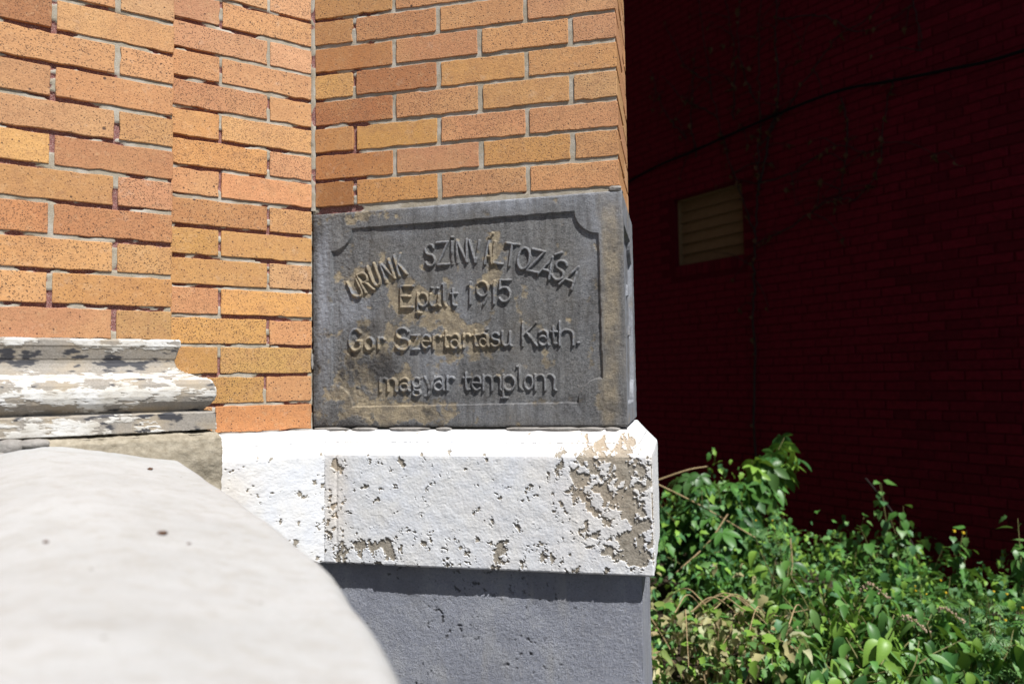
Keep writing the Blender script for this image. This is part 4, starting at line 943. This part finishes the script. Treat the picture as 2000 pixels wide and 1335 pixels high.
# 2 broad leaved plants in front, low
specs = [(.405, 3.30, .52), (.455, 3.45, .50), (.50, 3.25, .42), (.36, 3.15, .40), (.55, 3.35, .42), (.43, 2.95, .32), (.53, 3.0, .32), (.60, 3.2, .36), (.37, 3.6, .60), (.475, 3.05, .36)]
names = ["leftmost low", "tall", "pale tipped", "small front left", "drooping", "front", "front right", "right hand", "tallest", "middle front"]
labs = ["broad leaved plant just right of the dried vine, holding one large hanging leaf", "broad leaved plant in the middle of the weeds with a pink flower spike", "broad leaved plant with folded pale leaves below the red wall's middle", "small broad leaved plant at the edge of the dried vine",
        "broad leaved plant with drooping leaves left of the ferny weeds", "broad leaved plant at the bottom edge beside the straw coloured vine", "broad leaved plant at the bottom edge with long folded leaves", "broad leaved plant beside the ferny weeds at lower right", "tallest broad leaved plant right below the creeper mound", "broad leaved plant in the middle of the bottom edge"]
for k, (px, Y, h) in enumerate(specs):
    p = gp(px, Y); rt = plant("broad_leaved_plant", labs[k], "plant", p, "broad leaved plants in the alley")
    for i in range(8):
        a = RP.uniform(0, 6.28); R_ = RP.uniform(.06, .26)
        leafy_stem(rt, (0, 0, .02), (R_ * math.cos(a), R_ * math.sin(a), h * RP.uniform(.7, 1.05)), .06, 'long' if i % 3 else 'oval', .098, 9, ['mid', 'pale', 'mid', 'lime', 'deep'] if k != 2 else ['pale', 'lime', 'mid'], .005, spread=.035, start=.4, pitch=(-1.1, .0))
    if k in (1, 2, 4):
        a = RP.uniform(-.5, .5); P = add_stem(rt, [(0, 0, h * .7), (.03, -.08, h * 1.0), (.08, -.16, h * .92)], .003, .002, MSTEM)
        bits = []
        for q in P[len(P) // 3:]:
            for _ in range(5): bits.append((slab(-.0025, .0025, -.0025, .0025, -.0025, .0025)[0] + q + np.array([RP.gauss(0, .004) for _ in range(3)]), slab(0, 1, 0, 1, 0, 1)[1]))
        link("flower_spike", mesh_np("flower_spike", *join_np(bits), False), MPINK, rt)
# 3 small heart leaved climbers along the foot of the red wall
climb = [(.445, 4.55, .50, "heart leaved climber just right of the creeper mound"), (.505, 4.45, .70, "tallest heart leaved climber leaning on a woody stick by the red wall"), (.54, 4.3, .44, "heart leaved climber right of the woody stick"), (.60, 4.15, .50, "slender heart leaved climber with yellow buds standing alone by the red wall"), (.70, 3.72, .78, "heart leaved climber cut by the right edge of the picture"), (.475, 4.2, .40, "low heart leaved climber in the middle by the red wall"), (.57, 3.9, .34, "low heart leaved climber behind the ferny weeds")]
for k, (px, Y, h, lab) in enumerate(climb):
    p = gp(px, Y); rt = plant("climbing_weed", lab, "climber", p, "heart leaved climbers by the red wall")
    for i in range(9 if k < 3 else 7):
        a = RP.uniform(0, 6.28); R_ = RP.uniform(.02, .22 if k not in (3, 4) else .10)
        leafy_stem(rt, (R_ * .5 * math.cos(a), R_ * .5 * math.sin(a), .02), (R_ * math.cos(a), R_ * math.sin(a) * .7, h * RP.uniform(.6, 1.15)), .03, 'heart', .070, 12, ['mid', 'blue', 'pale', 'mid'], .004, spread=.045, start=.3, pitch=(-1.3, .2))
    if k == 1: add_stem(rt, [(.16, .0, .40), (.10, .0, .52), (.0, .02, .68), (-.10, .04, .82)], .008, .006, MBARK)
    if k == 3:
        P = add_stem(rt, [(0, 0, h * .6), (.0, -.02, h * .95), (.02, -.02, h * 1.12)], .003, .002)
        for q in (P[-1], P[-1] + np.array([-.05, 0, .01])): link("bud", mesh_np("bud", slab(-.006, .006, -.006, .006, -.006, .006)[0] + q, slab(0, 1, 0, 1, 0, 1)[1], False), MYEL, rt)
# 4 ferny weeds
fern = [(.575, 3.55, .38, "feathery weed clump left of the right edge"), (.63, 3.45, .40, "feathery weed clump at lower right"), (.68, 3.4, .40, "feathery weed clump touching the right edge"), (.61, 3.75, .36, "feathery weed clump with yellow flowers behind the others"), (.655, 3.15, .36, "feathery weed clump in the bottom right corner"), (.355, 4.2, .66, "feathery weed growing out of the creeper mound"), (.535, 3.75, .36, "feathery weed clump in the middle of the weeds")]
for k, (px, Y, h, lab) in enumerate(fern):
    p = gp(px, Y); rt = plant("feathery_weed", lab, "weed", p, "feathery weeds in the alley")
    for i in range(11):
        a = RP.uniform(0, 6.28); R_ = RP.uniform(.02, .17)
        leafy_stem(rt, (R_ * .4 * math.cos(a), R_ * .4 * math.sin(a), .02), (R_ * math.cos(a), R_ * math.sin(a), h * RP.uniform(.6, 1.05)), .03, 'fern', .075, 9, ['blue', 'blue', 'mid', 'pale'], .003, spread=.03, start=.3, pitch=(-.7, .6))
    for i in range(2):
        q = np.array([RP.uniform(-.14, .14), RP.uniform(-.14, .14), h * RP.uniform(.9, 1.1)]); link("flower", mesh_np("flower", slab(-.004, .004, -.004, .004, -.003, .003)[0] + q, slab(0, 1, 0, 1, 0, 1)[1], False), MYEL, rt)
# 5 dried vine heap by the base wall
dv = plant("dried_vine", "heap of dried straw coloured vine beside the blue grey base wall", "vine", (.86, 3.25, 0))
for i in range(24):
    a = RP.uniform(0, 6.28); R_ = RP.uniform(.1, .46)
    leafy_stem(dv, (.3 * R_ * math.cos(a), .3 * R_ * math.sin(a), .1), (R_ * math.cos(a), R_ * math.sin(a) * .8, RP.uniform(.22, .44)), .12, 'dry', .058, 9, ['straw', 'tan', 'ivory', 'ivory', 'olive'], .0035, MTWIG, spread=.06, start=.1, pitch=(-1.3, .6))
for i in range(110):
    a = RP.uniform(0, 6.28); R_ = RP.uniform(0, .55); add_leaf(dv, RP.choice(('heart', 'oval')), (R_ * math.cos(a), R_ * math.sin(a) * .8, RP.uniform(.30, .46)), RP.uniform(0, 6.28), RP.uniform(-.6, .4), RP.uniform(-.4, .4), RP.uniform(.035, .07), ['lime', 'olive', 'mid', 'pale', 'lime'])
for i in range(10):
    a = RP.uniform(0, 6.28); c = np.array([RP.uniform(-.2, .3), RP.uniform(-.3, .1), .44]); add_stem(dv, [c, c + np.array([.12 * math.cos(a), .12 * math.sin(a), .05]), c + np.array([.3 * math.cos(a), .3 * math.sin(a), -.10])], .0028, .0015, MTWIG)
# 6 undergrowth: small leaves nobody could count
def undergrowth():
    r = np.random.default_rng(77); N = 26000
    Y = r.uniform(2.45, 6.6, N); k = r.uniform(.09, .90, N); X = k * Y
    ok = (X * nw[0] + Y * nw[1]) < RD - .04; X, Y = X[ok], Y[ok]; k = k[ok]
    hm = .28 + .80 * fbm(X, Y, f=3.6, o=3, seed=5)
    hm = hm + .50 * np.exp(-(((X - 1.2) / .40) ** 2 + ((Y - 4.6) / .40) ** 2)) - .14 * sstep(3.4, 2.7, Y) * (k > .3) - .13 * sstep(.34, .42, k) * sstep(3.3, 3.9, Y)
    hm = np.clip(hm, .08, 2) * (1 - .35 * sstep(.62, .5, k) * 0)
    hm = hm + .16 * fbm(X, Y, f=8.5, o=2, seed=16); hm = np.clip(hm, .06, 2)
    Z = hm * np.where(r.random(len(X)) < .72, r.uniform(.80, 1.0, len(X)), r.uniform(.35, .8, len(X)))
    g3 = fbm(X, Y, Z, f=6.5, o=2, seed=15); kk = (g3 > -.02) | (r.random(len(X)) < .05); X, Y, Z, k = X[kk], Y[kk], Z[kk], k[kk]
    n = len(X); T, Ft = leaf_np([.05, .36, .24, .34, .14, .0], .28, .4)
    yaw, pit, rol = r.uniform(0, 6.28, n), r.uniform(-1.45, .3, n), r.uniform(-.6, .6, n); sz = r.uniform(.020, .054, n) * (1 + .5 * (r.random(n) < .12))
    cr_, sr = np.cos(rol), np.sin(rol); cp, sp = np.cos(pit), np.sin(pit); cy, sy = np.cos(yaw), np.sin(yaw)
    A = T[None] * sz[:, None, None]; x = A[..., 0] * cr_[:, None] + A[..., 2] * sr[:, None]; z = -A[..., 0] * sr[:, None] + A[..., 2] * cr_[:, None]; y = A[..., 1]
    y, z = y * cp[:, None] - z * sp[:, None], y * sp[:, None] + z * cp[:, None]; x, y = x * cy[:, None] - y * sy[:, None], x * sy[:, None] + y * cy[:, None]
    V = np.stack([x + X[:, None], y + Y[:, None], z + Z[:, None]], -1).reshape(-1, 3)
    m = len(T); F = (Ft[None] + (np.arange(n) * m)[:, None, None]).reshape(-1, 4)
    pal = np.array([G['mid'], G['lime'], G['blue'], G['pale'], G['lime'], G['mid']]); c = pal[r.integers(0, 6, n)] * r.uniform(.75, 1.2, (n, 1))
    dr = (np.hypot(X - .86, (Y - 3.2)) < .45) & (r.random(n) < .35); c[dr] = np.array(G['straw']) * r.uniform(.7, 1.1, (dr.sum(), 1))
    me = mesh_np("undergrowth", V, F, True, {"tint": np.repeat(c, m, 0)})
    tag(link("undergrowth", me, MLMASS), kind="stuff")
undergrowth()
